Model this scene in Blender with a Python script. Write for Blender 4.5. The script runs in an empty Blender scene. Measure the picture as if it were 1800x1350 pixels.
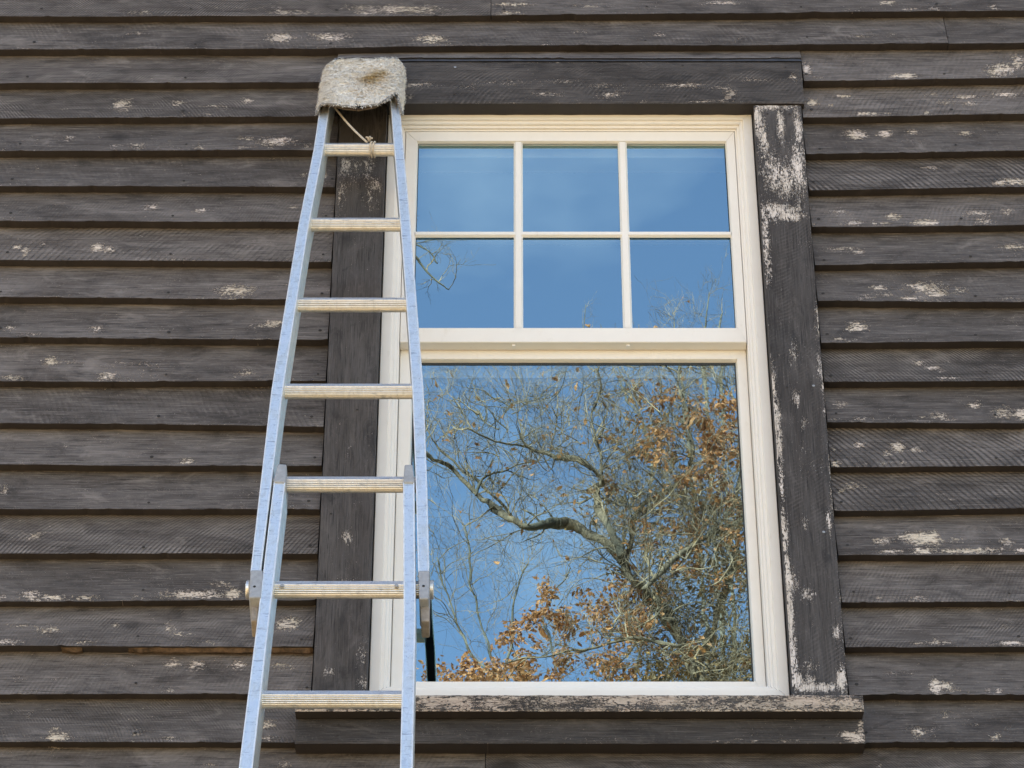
import bpy, bmesh, math, random
import numpy as np
from mathutils import Vector, noise as mn

random.seed(7); rng = np.random.default_rng(7)
SC = bpy.context.scene
COL = SC.collection
R = math.radians

# ------------------------------------------------------------------ camera
TH, F, D, CH = R(35), 4820.0, 5.05, 1.6
cam = bpy.data.cameras.new('camera'); camo = bpy.data.objects.new('camera', cam); COL.objects.link(camo)
camo.location = (0, -D, CH); camo.rotation_euler = (R(90) + TH, 0, 0)
cam.sensor_width = 36; cam.lens = F / 1800 * 36; cam.clip_end = 2000; cam.clip_start = 0.05
SC.camera = camo

# ------------------------------------------------------------------ sky, sun, exposure
SUN_EL, SUN_AZ = R(38), R(-35)        # azimuth measured from +Y (behind the house) towards +X
wd = bpy.data.worlds.new('World'); SC.world = wd; wd.use_nodes = True
nt = wd.node_tree; bg = nt.nodes['Background']
sky = nt.nodes.new('ShaderNodeTexSky'); sky.sky_type = 'NISHITA'; sky.sun_disc = False
sky.sun_elevation = SUN_EL; sky.sun_rotation = SUN_AZ
sky.air_density = 1.0; sky.dust_density = 0.6; sky.ozone_density = 2.6
# thin cloud veil
tc = nt.nodes.new('ShaderNodeTexCoord'); mp = nt.nodes.new('ShaderNodeMapping'); mp.inputs['Scale'].default_value = (2.2, 2.2, 4.5)
cn = nt.nodes.new('ShaderNodeTexNoise'); cn.inputs['Scale'].default_value = 2.3; cn.inputs['Detail'].default_value = 5; cn.inputs['Roughness'].default_value = 0.5
cr = nt.nodes.new('ShaderNodeMapRange'); cr.inputs['From Min'].default_value = 0.55; cr.inputs['From Max'].default_value = 0.85
cr.inputs['To Min'].default_value = 0.0; cr.inputs['To Max'].default_value = 0.26; cr.clamp = True
mx = nt.nodes.new('ShaderNodeMix'); mx.data_type = 'RGBA'
mx.inputs['B'].default_value = (8.5, 9.0, 9.8, 1)
nt.links.new(tc.outputs['Generated'], mp.inputs['Vector']); nt.links.new(mp.outputs['Vector'], cn.inputs['Vector'])
nt.links.new(cn.outputs['Fac'], cr.inputs['Value']); nt.links.new(cr.outputs['Result'], mx.inputs['Factor'])
nt.links.new(sky.outputs['Color'], mx.inputs['A']); nt.links.new(mx.outputs['Result'], bg.inputs['Color'])
bg.inputs['Strength'].default_value = 0.10

sl = bpy.data.lights.new('sun', 'SUN'); so = bpy.data.objects.new('sun', sl); COL.objects.link(so)
sl.energy = 5.0; sl.angle = R(0.5); sl.color = (1.0, 0.93, 0.82)
sdir = Vector((math.sin(SUN_AZ) * math.cos(SUN_EL), math.cos(SUN_AZ) * math.cos(SUN_EL), math.sin(SUN_EL)))
so.rotation_euler = (-sdir).to_track_quat('-Z', 'Y').to_euler(); so.location = (0, 20, 30)

SC.view_settings.view_transform = 'Standard'; SC.view_settings.look = 'None'
SC.view_settings.gamma = 1.0; SC.view_settings.use_white_balance = True; SC.view_settings.white_balance_temperature = 7700; SC.view_settings.white_balance_tint = 14; SC.view_settings.exposure = 2.15
SC.cycles.max_bounces = 8; SC.cycles.transparent_max_bounces = 12
SC.cycles.use_denoising = True

# ------------------------------------------------------------------ measuring helpers
def ray(px, py):
    u = (675 - py) / F
    return Vector(((px - 900) / F, math.cos(TH) - u * math.sin(TH), math.sin(TH) + u * math.cos(TH)))
def W(px, py, Y=0.0):
    d = ray(px, py); return Vector((0, -D, CH)) + d * ((Y + D) / d.y)
def PR(px, py, Y, tilt=0.0):
    """point seen mirrored in the window glass, at world depth Y in front of the house"""
    d = ray(px, py); g = Vector((0, -D, CH)) + d * ((0.05 + D) / d.y)
    n = Vector((0, -math.cos(tilt), math.sin(tilt)))
    r = d - 2 * d.dot(n) * n
    return g + r * ((Y - g.y) / r.y)

# ------------------------------------------------------------------ object helpers
def tag(o, label=None, cat=None, group=None, kind=None):
    if label: o['label'] = label
    if cat: o['category'] = cat
    if group: o['group'] = group
    if kind: o['kind'] = kind
    return o
def empty(name, loc=(0, 0, 0)):
    o = bpy.data.objects.new(name, None); o.location = loc; COL.objects.link(o); o.empty_display_size = 0.1
    return o
class MB:
    def __init__(s): s.v = []; s.f = []; s.m = []; s.att = {}; s.sm = False
    def add(s, vs, fs, mi=0, **att):
        b = len(s.v); s.v += [tuple(v) for v in vs]
        s.f += [tuple(i + b for i in f) for f in fs]; s.m += [mi] * len(fs)
        n = len(vs)
        for k, val in att.items():
            a = s.att.setdefault(k, {})
            for i in range(n): a[b + i] = val[i] if hasattr(val, '__len__') and len(val) == n and not isinstance(val, tuple) else val
    def box(s, x0, x1, y0, y1, z0, z1, mi=0, **att):
        vs = [(x, y, z) for x in (x0, x1) for y in (y0, y1) for z in (z0, z1)]
        s.add(vs, [(0, 1, 3, 2), (4, 6, 7, 5), (0, 4, 5, 1), (2, 3, 7, 6), (0, 2, 6, 4), (1, 5, 7, 3)], mi, **att)
    def tube(s, pts, rad, n=6, mi=0, cap=True, **att):
        pts = [Vector(p) for p in pts]
        if not hasattr(rad, '__len__'): rad = [rad] * len(pts)
        up = None; vs = []; fs = []
        for i, p in enumerate(pts):
            t = (pts[min(i + 1, len(pts) - 1)] - pts[max(i - 1, 0)])
            if t.length < 1e-9: t = Vector((0, 0, 1))
            t.normalize()
            if up is None: up = t.orthogonal().normalized()
            up = (up - t * up.dot(t))
            if up.length < 1e-6: up = t.orthogonal()
            up.normalize(); w = t.cross(up)
            for k in range(n):
                a = 2 * math.pi * k / n
                vs.append(p + (up * math.cos(a) + w * math.sin(a)) * rad[i])
        for i in range(len(pts) - 1):
            for k in range(n):
                k2 = (k + 1) % n
                fs.append((i * n + k, i * n + k2, (i + 1) * n + k2, (i + 1) * n + k))
        if cap: fs += [tuple(range(n - 1, -1, -1)), tuple((len(pts) - 1) * n + k for k in range(n))]
        s.add(vs, fs, mi, **att)
    def build(s, name, mats, parent=None, smooth=False, bevel=0):
        me = bpy.data.meshes.new(name); me.from_pydata(s.v, [], s.f)
        if not isinstance(mats, (list, tuple)): mats = [mats]
        for m in mats: me.materials.append(m)
        me.polygons.foreach_set('material_index', s.m)
        if smooth: me.polygons.foreach_set('use_smooth', [True] * len(s.f))
        for k, a in s.att.items():
            first = next(iter(a.values()))
            if hasattr(first, '__len__'):
                at = me.attributes.new(k, 'FLOAT_COLOR', 'POINT')
                arr = np.zeros((len(s.v), 4), np.float32); arr[:, 3] = 1
                for i, val in a.items(): arr[i, :3] = val
                at.data.foreach_set('color', arr.ravel())
            else:
                at = me.attributes.new(k, 'FLOAT', 'POINT')
                arr = np.zeros(len(s.v), np.float32)
                for i, val in a.items(): arr[i] = val
                at.data.foreach_set('value', arr)
        me.update()
        o = bpy.data.objects.new(name, me); COL.objects.link(o)
        if parent: o.parent = parent
        if bevel:
            b = o.modifiers.new('b', 'BEVEL'); b.width = bevel; b.segments = 2; b.limit_method = 'ANGLE'
        return o

# ------------------------------------------------------------------ materials
class NT:
    def __init__(s, name):
        s.mat = bpy.data.materials.new(name); s.mat.use_nodes = True
        s.t = s.mat.node_tree; s.b = s.t.nodes['Principled BSDF']
    def n(s, typ, **kw):
        nd = s.t.nodes.new(typ)
        for k, v in kw.items():
            if k in nd.inputs: s.set(nd.inputs[k], v)
            else: setattr(nd, k, v)
        return nd
    def set(s, inp, v):
        if isinstance(v, bpy.types.NodeSocket): s.t.links.new(v, inp)
        elif isinstance(v, bpy.types.Node): s.t.links.new(v.outputs[0], inp)
        else: inp.default_value = v
    def math(s, op, a, b=0.0, c=None):
        nd = s.t.nodes.new('ShaderNodeMath'); nd.operation = op
        s.set(nd.inputs[0], a); s.set(nd.inputs[1], b)
        if c is not None: s.set(nd.inputs[2], c)
        return nd.outputs[0]
    def vmath(s, op, a, b):
        nd = s.t.nodes.new('ShaderNodeVectorMath'); nd.operation = op
        s.set(nd.inputs[0], a); s.set(nd.inputs[1], b)
        return nd.outputs['Value'] if op in ('LENGTH', 'DISTANCE') else nd.outputs[0]
    def mixc(s, f, a, b):
        nd = s.t.nodes.new('ShaderNodeMix'); nd.data_type = 'RGBA'
        s.set(nd.inputs['Factor'], f); s.set(nd.inputs['A'], a); s.set(nd.inputs['B'], b)
        return nd.outputs['Result']
    def rng(s, v, a, b, c=0.0, d=1.0):
        nd = s.t.nodes.new('ShaderNodeMapRange'); nd.clamp = True
        s.set(nd.inputs['Value'], v); s.set(nd.inputs['From Min'], a); s.set(nd.inputs['From Max'], b)
        s.set(nd.inputs['To Min'], c); s.set(nd.inputs['To Max'], d)
        return nd.outputs['Result']
    def noise(s, vec, scale, detail=4, rough=0.55, dist=0.0):
        nd = s.t.nodes.new('ShaderNodeTexNoise'); s.set(nd.inputs['Vector'], vec)
        s.set(nd.inputs['Scale'], scale); nd.inputs['Detail'].default_value = detail
        nd.inputs['Roughness'].default_value = rough; nd.inputs['Distortion'].default_value = dist
        return nd.outputs['Fac']
    def pos(s): return s.t.nodes.new('ShaderNodeTexCoord').outputs['Object']
    def scale(s, v, sc): return s.vmath('MULTIPLY', v, sc)
    def attr(s, name, col=False):
        nd = s.t.nodes.new('ShaderNodeAttribute'); nd.attribute_name = name
        return nd.outputs['Color'] if col else nd.outputs['Fac']
    def bump(s, h, dist, strength=1.0, prev=None):
        nd = s.t.nodes.new('ShaderNodeBump'); s.set(nd.inputs['Height'], h)
        nd.inputs['Distance'].default_value = dist; nd.inputs['Strength'].default_value = strength
        if prev is not None: s.t.links.new(prev, nd.inputs['Normal'])
        return nd.outputs['Normal']
    def out(s, col=None, rough=None, metal=None, normal=None, **kw):
        if col is not None: s.set(s.b.inputs['Base Color'], col)
        if rough is not None: s.set(s.b.inputs['Roughness'], rough)
        if metal is not None: s.set(s.b.inputs['Metallic'], metal)
        if normal is not None: s.set(s.b.inputs['Normal'], normal)
        for k, v in kw.items(): s.set(s.b.inputs[k], v)
        return s.mat

def wood(name, dark, light, vertical=False, saw=1.0, chipc=((.78, .67, .60), (.70, .60, .48)), raw=False, CHT=0.655):
    """rough sawn, painted dark, flaking; wear / bid are per-vertex attributes of each board"""
    m = NT(name); P = m.pos(); bid = m.attr('bid', True); wear = m.attr('wear')
    off = m.scale(bid, (13.0, 7.0, 11.0)); Q = m.vmath('ADD', P, off)
    ax = (lambda a, b: (b, 1.0, a)) if vertical else (lambda a, b: (a, 1.0, b))
    fine = m.noise(m.scale(Q, ax(14, 420)), 1.0, 6, 0.65, 0.4)
    grain = m.noise(m.scale(Q, ax(3.2, 85)), 1.0, 5, 0.6, 0.8)
    cloud = m.noise(m.scale(Q, ax(3.5, 13)), 1.0, 4, 0.6, 0.5)
    speck = m.noise(Q, 260.0, 3, 0.6)
    # circular saw arcs: distance from a far centre that differs per board
    sep = m.n('ShaderNodeSeparateXYZ'); m.set(sep.inputs[0], bid)
    sx = m.math('MULTIPLY', m.math('SIGN', m.math('SUBTRACT', sep.outputs[0], 0.45)), m.math('ADD', 0.34, m.math('MULTIPLY', sep.outputs[1], 0.35)))
    px = m.n('ShaderNodeSeparateXYZ'); m.set(px.inputs[0], P)
    along, across = (px.outputs[2], px.outputs[0]) if vertical else (px.outputs[0], px.outputs[2])
    # repeat the blade centre along the board so the arcs keep their slant
    al = m.math('ADD', along, m.math('MULTIPLY', sep.outputs[2], 3.0))
    cel = m.math('MULTIPLY', along, 0.0)
    cz = m.math('ADD', m.math('MULTIPLY', sep.outputs[1], 0.25), 0.14)
    vv = m.attr('v')
    zz = m.math('ADD', m.math('MULTIPLY', vv, 0.113), cz)
    arc = m.math('SQRT', m.math('SUBTRACT', 0.26, m.math('MULTIPLY', zz, zz)))
    wob = m.math('MULTIPLY', m.noise(m.scale(Q, ax(7, 9)), 1.0, 1), 0.030)
    rr = m.math('ADD', m.math('ADD', al, m.math('MULTIPLY', m.math('SIGN', sx), m.math('MULTIPLY', arc, 0.62))), wob)
    pitch = m.math('ADD', 400.0, m.math('MULTIPLY', m.math('POWER', sep.outputs[2], 1.6), 520.0))
    sw = m.math('SINE', m.math('MULTIPLY', rr, pitch))
    swn = m.rng(sw, 0.40, 0.98)
    strong = m.rng(sep.outputs[1], 0.88, 0.92)
    patch = m.rng(m.noise(m.scale(Q, ax(4, 18)), 1.0, 4, .65), 0.38, 0.60, 0.0, 1.0)
    patch = m.math('MAXIMUM', patch, strong)
    boardsaw = m.math('MULTIPLY', m.rng(sep.outputs[1], 0.35, 0.90, 0.06, 0.9), m.rng(vv, -0.4, -0.1))
    irregular = m.rng(m.noise(m.scale(Q, ax(60, 40)), 1.0, 3), 0.3, 0.65, 0.25, 1.0)
    irregular = m.math('MAXIMUM', irregular, m.math('MULTIPLY', strong, 0.8))
    swm = m.math('MULTIPLY', m.math('MULTIPLY', m.math('MULTIPLY', swn, patch), m.math('MULTIPLY', boardsaw, irregular)), saw)
    # paint colour
    tone = m.math('ADD', m.math('MULTIPLY', cloud, 0.65), m.math('MULTIPLY', grain, 0.35))
    c = m.mixc(m.rng(tone, 0.36, 0.66), dark, light)
    bt = m.rng(sep.outputs[0], 0.0, 1.0, 0.78, 1.28)
    mul = m.n('ShaderNodeMix', data_type='RGBA', blend_type='MULTIPLY'); m.set(mul.inputs['Factor'], 1.0); m.set(mul.inputs['A'], c)
    comb = m.n('ShaderNodeCombineColor'); [m.set(comb.inputs[i], bt) for i in range(3)]
    m.set(mul.inputs['B'], comb.outputs[0]); c = mul.outputs['Result']
    dk = tuple(x * 0.34 for x in dark[:3]) + (1,)
    c = m.mixc(m.math('MULTIPLY', swm, 0.85), c, dk)
    c = m.mixc(m.rng(fine, 0.53, 0.66, 0, 0.9), c, dk)
    gl = tuple(min(1, x * 1.9) for x in light[:3]) + (1,)
    c = m.mixc(m.rng(fine, 0.44, 0.30, 0, 0.6), c, gl)
    scr = m.math('MULTIPLY', m.math('MULTIPLY', m.rng(sw, 0.1, -0.9), m.rng(m.noise(m.scale(Q, ax(8, 26)), 1.0, 4, .65), 0.50, 0.68)), m.math('MULTIPLY', irregular, m.math('MULTIPLY', boardsaw, 0.8)))
    c = m.mixc(scr, c, gl)
    blot = m.noise(m.scale(Q, ax(9, 22)), 1.0, 5, 0.7, 0.8)
    c = m.mixc(m.rng(blot, 0.52, 0.68, 0, 0.6), c, dk)
    c = m.mixc(m.rng(blot, 0.44, 0.30, 0, 0.4), c, gl)
    c = m.mixc(m.rng(speck, 0.60, 0.75, 0, 0.4), c, gl)
    # knots
    vo = m.n('ShaderNodeTexVoronoi'); m.set(vo.inputs['Vector'], m.scale(Q, ax(1.5, 4.2))); vo.inputs['Scale'].default_value = 1.0
    kd = m.math('ADD', vo.outputs['Distance'], m.math('MULTIPLY', m.noise(Q, 30.0, 3), 0.10))
    kn = m.rng(kd, 0.075, 0.13, 0.8, 0.0)
    c = m.mixc(kn, c, dk)
    c = m.mixc(m.rng(vv, -0.2, -0.6, 0.0, 0.85), c, (.040, .035, .037, 1))  # butt undersides and plank edges darkened: their shade is put into the colour
    # flakes
    st = m.noise(m.scale(Q, ax(150, 300)), 1.0, 4, 0.65, 2.6)
    st2 = m.noise(m.scale(Q, ax(34, 80)), 1.0, 5, 0.68, 1.2)
    s3 = m.math('SUBTRACT', m.math('ADD', m.math('MULTIPLY', st, 0.6), m.math('MULTIPLY', st2, 0.4)), m.math('MULTIPLY', swn, 0.035 * saw))
    wr = m.math('ADD', wear, m.math('MULTIPLY', m.math('SUBTRACT', m.noise(m.scale(Q, ax(6, 14)), 1.0, 4, .6), 0.5), 1.2))
    th = m.math('SUBTRACT', CHT, m.math('MULTIPLY', wr, 0.29))
    stb = m.noise(m.scale(Q, ax(58, 165)), 1.0, 3, 0.6, 1.8)
    frag = m.rng(m.math('SUBTRACT', stb, m.math('SUBTRACT', 0.62, m.math('MULTIPLY', wear, 0.24))), -0.015, 0.02)
    chip = m.math('MULTIPLY', m.rng(m.math('SUBTRACT', s3, th), 0.0, 0.02), frag)
    cc = m.mixc(m.rng(m.noise(m.scale(Q, ax(9, 14)), 1.0, 2), 0.4, 0.6), chipc[0] + (1,), chipc[1] + (1,))
    cc = m.mixc(m.rng(fine, 0.50, 0.64, 0, 0.75), cc, (0.16, 0.13, 0.11, 1))
    c = m.mixc(m.math('MULTIPLY', chip, m.rng(speck, 0.25, 0.5, 0.6, 1.0)), c, cc)
    h = m.math('ADD', m.math('MULTIPLY', fine, -0.5), m.math('MULTIPLY', swm, -0.7))
    h = m.math('ADD', h, m.math('MULTIPLY', chip, -0.5))
    nrm = m.bump(h, 0.0026, 1.0)
    return m.out(c, m.rng(tone, 0.35, 0.65, 0.75, 0.58), 0.0, nrm, **{'Specular IOR Level': 0.32})

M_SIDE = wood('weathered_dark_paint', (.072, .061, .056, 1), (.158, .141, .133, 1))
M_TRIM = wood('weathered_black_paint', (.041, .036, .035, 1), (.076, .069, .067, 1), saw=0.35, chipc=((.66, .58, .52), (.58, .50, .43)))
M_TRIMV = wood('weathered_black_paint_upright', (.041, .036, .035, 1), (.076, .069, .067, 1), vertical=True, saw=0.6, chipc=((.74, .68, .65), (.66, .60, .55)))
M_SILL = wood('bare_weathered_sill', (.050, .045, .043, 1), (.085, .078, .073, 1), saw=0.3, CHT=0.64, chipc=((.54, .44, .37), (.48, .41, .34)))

def simple(name, col, rough=.5, metal=0., bump=0, scale=80., var=0.0, spec=None):
    m = NT(name); P = m.pos(); c = col + (1,)
    if var:
        n_ = m.noise(P, scale, 5, 0.6)
        c = m.mixc(m.rng(n_, .35, .65), tuple(x * (1 - var) for x in col) + (1,), tuple(min(1, x * (1 + var)) for x in col) + (1,))
    nr = m.bump(m.noise(P, scale * 3, 4), bump) if bump else None
    kw = {} if spec is None else {'Specular IOR Level': spec}
    return m.out(c, rough, metal, nr, **kw)

def vinyl():
    m = NT('cream_window_frame'); P = m.pos()
    n1 = m.noise(P, 22, 4); n2 = m.noise(P, 420, 3)
    c = m.mixc(m.rng(n1, .35, .7), (.84, .81, .765, 1), (.82, .785, .735, 1))
    n3 = m.noise(m.scale(P, (60, 60, 25)), 1.0, 5, .7)
    c = m.mixc(m.rng(n3, .60, .80, 0, .35), c, (.60, .54, .45, 1))
    return m.out(c, m.rng(n3, .4, .7, .38, .6))
M_VINYL = vinyl()
M_GASKET = simple('black_gasket', (.02, .022, .022), .6)
M_ROOM = simple('dim_room_wall', (.10, .10, .10), .9)
M_NAIL = simple('rusted_nail', (.018, .015, .013), .7)
M_NAILB = simple('bright_nail_head', (.35, .34, .33), .4, .8)
M_FLASH = simple('dark_drip_flashing', (.05, .055, .07), .45, .3, var=.3, scale=30)
M_BLIND = simple('white_interior_trim', (.8, .8, .78), .6)
M_SHEATH = simple('dark_sheathing', (.03, .028, .026), .95)
M_RAWWOOD = simple('split_raw_wood', (.115, .075, .048), .9, var=.6, scale=60, bump=.001)
M_ROOF = simple('grey_roof_shingle', (.06, .06, .065), .9, var=.3, scale=20, bump=.004)
M_STONE = simple('foundation_concrete', (.28, .27, .25), .9, var=.2, scale=12, bump=.002)

def glass():
    m = NT('coated_window_glass'); t = m.t; t.nodes.remove(m.b)
    g = t.nodes.new('ShaderNodeBsdfGlossy'); g.inputs['Roughness'].default_value = 0.0
    g.inputs['Color'].default_value = (.57, .90, 1.0, 1)
    tr = t.nodes.new('ShaderNodeBsdfTransparent'); tr.inputs['Color'].default_value = (.66, .72, .72, 1)
    lw = t.nodes.new('ShaderNodeLayerWeight'); lw.inputs['Blend'].default_value = 0.35
    fac = m.rng(lw.outputs['Fresnel'], 0.0, 1.0, GLASS_R, 1.0)
    # very slight waviness of the sheet
    nn = m.noise(m.scale(m.pos(), (1, 1, 1)), 9.0, 1)
    m.set(g.inputs['Normal'], m.bump(nn, .00012, 1.0))
    mxs = t.nodes.new('ShaderNodeMixShader'); m.set(mxs.inputs[0], fac)
    t.links.new(tr.outputs[0], mxs.inputs[1]); t.links.new(g.outputs[0], mxs.inputs[2])
    t.links.new(mxs.outputs[0], t.nodes['Material Output'].inputs['Surface'])
    return m.mat
GLASS_R = 0.47
M_GLASS = glass()

def alu(name, col=(.80, .82, .84), rough=.34, stain=.6, warm=False):
    m = NT(name); P = m.pos()
    n1 = m.noise(m.scale(P, (60, 30, 14)), 1.0, 5, .65, 1.0)
    n2 = m.noise(m.scale(P, (220, 160, 160)), 1.0, 4, .7)
    n3 = m.noise(P, 9.0, 3)
    n4 = m.noise(m.scale(P, (30, 30, 55)), 1.0, 5, .7, 1.5)
    c = m.mixc(m.rng(n1, .46, .70, 0, stain), col + (1,), tuple(x * .55 for x in col) + (1,))
    c = m.mixc(m.rng(n4, .54, .64, 0, stain * .7), c, tuple(x * .62 for x in col) + (1,))
    c = m.mixc(m.rng(n4, .44, .34, 0, .6), c, (.95, .96, .96, 1))
    c = m.mixc(m.rng(n2, .60, .72, 0, .6), c, (.30, .31, .33, 1))
    if warm: c = m.mixc(m.rng(n3, .35, .7, .1, .45), c, (.72, .66, .56, 1))
    n5 = m.noise(m.scale(P, (26, 26, 190)), 1.0, 4, .6)
    c = m.mixc(m.rng(n5, .60, .68, 0, .55), c, (.26, .28, .31, 1))
    nr = m.bump(m.math('ADD', n1, n2), .0004, .7)
    return m.out(c, m.rng(n1, .4, .7, rough, rough + .2), .92, nr)
M_ALU = alu('aluminium_rail', (.90, .93, .90), .40, .5)
M_RUNG = alu('ribbed_aluminium_rung', (.86, .83, .77), .36, .4, True)  # warm tint puts the ground's reflection into the metal colour
M_TREAD = alu('sky_toned_tread', (.84, .85, .86), .40, .5)  # upper facet paler and cooler: sky reflection put into the colour
M_CAP = simple('grey_plastic_cap', (.34, .35, .36), .5, .1, bump=.0004, scale=100, var=.12)
M_LUG = simple('worn_tan_lug', (.30, .25, .20), .6, .2, bump=.0004, scale=100, var=.2)
M_HOLE = simple('dark_hole', (.01, .01, .01), .9)
M_ROPE = simple('hemp_cord', (.58, .50, .40), .9, bump=.001, scale=300, var=.25)

# ------------------------------------------------------------------ wear maps
PXM = 775.0
def spots_world(sp, Y):
    out = []
    for (x, y, rx, ry, s) in sp:
        p = W(x, y, Y); sc = F / ((p - Vector((0, -D, CH))).dot(Vector((0, math.cos(TH), math.sin(TH)))))
        out.append((p.x, p.z, 1.25 * rx / sc, 1.3 * ry / sc / 0.8, s))
    return out
def wear_at(X, Z, sp, base):
    w = np.full(X.shape, base, np.float64)
    for (cx, cz, rx, rz, s) in sp:
        d = ((X - cx) / rx) ** 2 + ((Z - cz) / rz) ** 2
        w = np.maximum(w, s * np.exp(-d * 0.9))
    return w
SP_B = spots_world([
 # left of the window
 (235,23,30,5,.75),(520,22,60,5,.8),(430,12,60,8,.6),(700,15,110,12,.72),(900,6,40,5,.7),(1020,8,60,5,.6),(1270,2,40,5,.8),(900,24,25,4,.8),(490,63,22,10,.9),(580,62,40,10,.8),(760,68,28,10,.85),(240,52,14,4,.7),
 (215,180,18,14,.75),(310,178,12,6,.7),(435,173,12,8,.75),(380,185,40,5,.55),(120,240,22,4,.75),(175,240,6,4,.85),(200,258,10,4,.8),(245,258,16,4,.85),(350,259,12,5,.75),(485,248,38,12,.9),(430,240,20,6,.75),(430,259,20,4,.7),(540,257,8,5,.8),
 (65,290,10,4,.6),(535,305,8,6,.7),(570,310,8,12,.6),(265,362,12,8,.85),(350,370,16,6,.7),(515,361,8,6,.7),(28,432,8,5,.9),(45,442,7,14,.85),(75,424,6,5,.8),(170,432,12,9,.95),(190,436,12,6,.85),(150,415,30,4,.4),
 (412,510,34,12,.85),(410,528,26,4,.7),(15,575,14,6,.7),(60,590,20,4,.7),(170,577,14,9,.75),(480,566,14,5,.95),(465,570,30,3,.6),
 (88,631,16,9,.95),(110,633,40,5,.7),(20,665,26,4,.85),(188,662,16,7,.95),(210,640,60,4,.5),(430,655,25,12,.7),(455,668,30,4,.75),(225,635,50,4,.5),
 (330,812,14,5,1.0),(115,780,5,6,.8),(130,780,60,5,.3),(8,862,8,8,.8),(10,850,16,5,.6),(300,860,20,4,.5),(62,940,18,6,.7),(320,970,12,3,.7),(115,970,8,3,.7),
 (55,1045,20,8,.85),(90,1051,26,4,.85),(150,1051,25,3,.75),(240,1051,12,3,.8),(340,1046,60,6,.98),(410,1044,16,10,1.0),(390,1025,20,8,.6),(0,1053,10,4,.9),
 (85,1105,22,7,.9),(45,1098,40,5,.65),(200,1095,15,8,.6),(215,1110,25,4,.6),(330,1112,40,3,.65),(300,1105,12,14,.5),(10,1132,34,4,.95),(150,1131,30,3,.75),(370,1132,30,3,.8),(505,1095,20,12,.85),
 (30,1192,18,4,.75),(300,1162,16,7,.85),(345,1165,16,8,.75),(420,1163,14,8,.75),(230,1163,14,5,.6),(185,1163,10,5,.5),(300,1214,16,4,.75),(490,1165,26,6,.6),(25,1243,16,4,.8),(50,1250,10,6,.6),
 (103,1297,20,8,1.0),(95,1280,10,5,.7),(300,1300,26,3,.7),(240,1290,8,6,.6),(470,1272,14,8,.95),(472,1296,26,4,.9),(455,1265,6,20,.6),(365,1342,20,8,.7),(500,1340,14,6,.6),
 # right of the window
 (1418,120,9,18,.95),(1590,135,26,5,1.0),(1760,120,26,15,.88),(1790,105,14,20,.8),(1440,139,14,3,.7),(1300,65,10,5,.6),(1160,58,12,6,.7),(1020,52,20,5,.55),(1510,62,30,6,.7),(1570,58,12,5,.7),(1745,12,10,7,.9),(1600,16,14,3,.8),(1640,15,12,3,.8),(1560,3,14,5,.8),
 (1427,176,12,8,1.0),(1485,163,20,5,.85),(1640,160,14,5,.85),(1700,165,28,5,.95),(1665,178,20,7,.75),(1770,160,30,5,.9),(1520,200,22,3,.98),(1560,198,6,4,.9),(1628,201,6,4,.9),(1705,180,24,6,.7),(1460,184,5,4,.8),
 (1505,232,18,10,1.0),(1555,230,14,7,.9),(1605,225,14,5,.8),(1600,245,40,6,.4),(1700,230,14,6,.75),(1735,228,40,5,.4),(1635,290,20,5,1.0),(1630,310,10,4,.6),(1785,320,34,8,.98),(1760,325,20,6,.8),
 (1480,370,30,8,.7),(1495,393,22,6,1.0),(1535,393,6,5,.9),(1570,379,16,7,.95),(1625,392,24,6,.98),(1550,394,14,4,.8),(1720,375,30,8,.75),(1730,390,18,5,.95),(1770,370,12,8,.8),(1430,396,6,3,.8),
 (1480,434,34,7,.72),(1510,443,14,4,.8),(1780,430,28,7,.85),(1545,506,20,7,.85),(1625,505,40,14,.85),(1650,518,26,8,1.0),(1520,523,30,5,.85),(1600,526,30,4,.85),(1560,520,12,5,.8),(1690,512,20,8,.7),(1770,527,30,4,.7),(1506,573,20,9,1.0),(1475,600,12,3,.9),(1490,596,30,4,.5),(1660,572,40,6,.35),
 (1618,634,14,5,1.0),(1640,645,14,5,.98),(1655,652,8,3,.9),(1670,633,16,5,.7),(1665,667,22,3,.95),(1480,708,14,7,.6),(1650,728,20,8,.8),(1665,738,20,3,.8),(1715,710,12,8,.8),(1765,725,26,14,.85),(1795,725,14,12,1.0),(1465,739,12,4,.8),(1510,739,16,3,.7),
 (1510,778,12,6,.9),(1580,782,14,9,1.0),(1610,788,16,6,.9),(1560,795,10,5,.7),(1468,818,9,5,1.0),(1500,819,10,3,.8),(1550,817,8,3,.85),(1585,813,5,4,.9),(1465,787,5,8,.7),(1500,848,24,10,.65),(1480,860,8,5,.7),(1525,896,14,3,.75),(1655,871,40,7,.45),
 (1620,945,36,13,1.0),(1640,937,14,8,1.0),(1550,950,22,10,.75),(1565,972,26,4,.95),(1620,970,16,4,1.0),(1710,971,50,4,.95),(1795,970,10,4,.95),(1770,952,14,8,.8),(1680,948,20,6,.6),(1545,1051,6,4,.95),(1570,1050,14,4,.6),(1610,1050,22,4,.7),
 (1770,1095,14,3,.85),(1640,1133,34,4,.85),(1600,1135,12,3,.6),(1780,1132,26,4,.95),(1645,1127,6,4,.8),(1570,1182,16,5,.65),(1605,1182,14,5,.55),(1644,1207,9,14,1.1),(1662,1207,12,7,.95),(1550,1219,14,3,.8),(1670,1216,30,3,.8),(1755,1215,6,5,.9),(1737,1216,5,4,.8),(1580,1218,14,3,.7),
 (1662,1252,16,4,.8),(1715,1272,18,5,.6),(1620,1285,34,12,.62),(1612,1293,14,5,1.0),(1750,1295,12,7,.8),(1775,1278,12,6,.6),(1545,1345,8,5,.8)], -.026)

def edge_wear(v, base):   # a little more flaking near each butt edge
    return base + 0.16 * np.exp(-v / 0.06)

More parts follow.
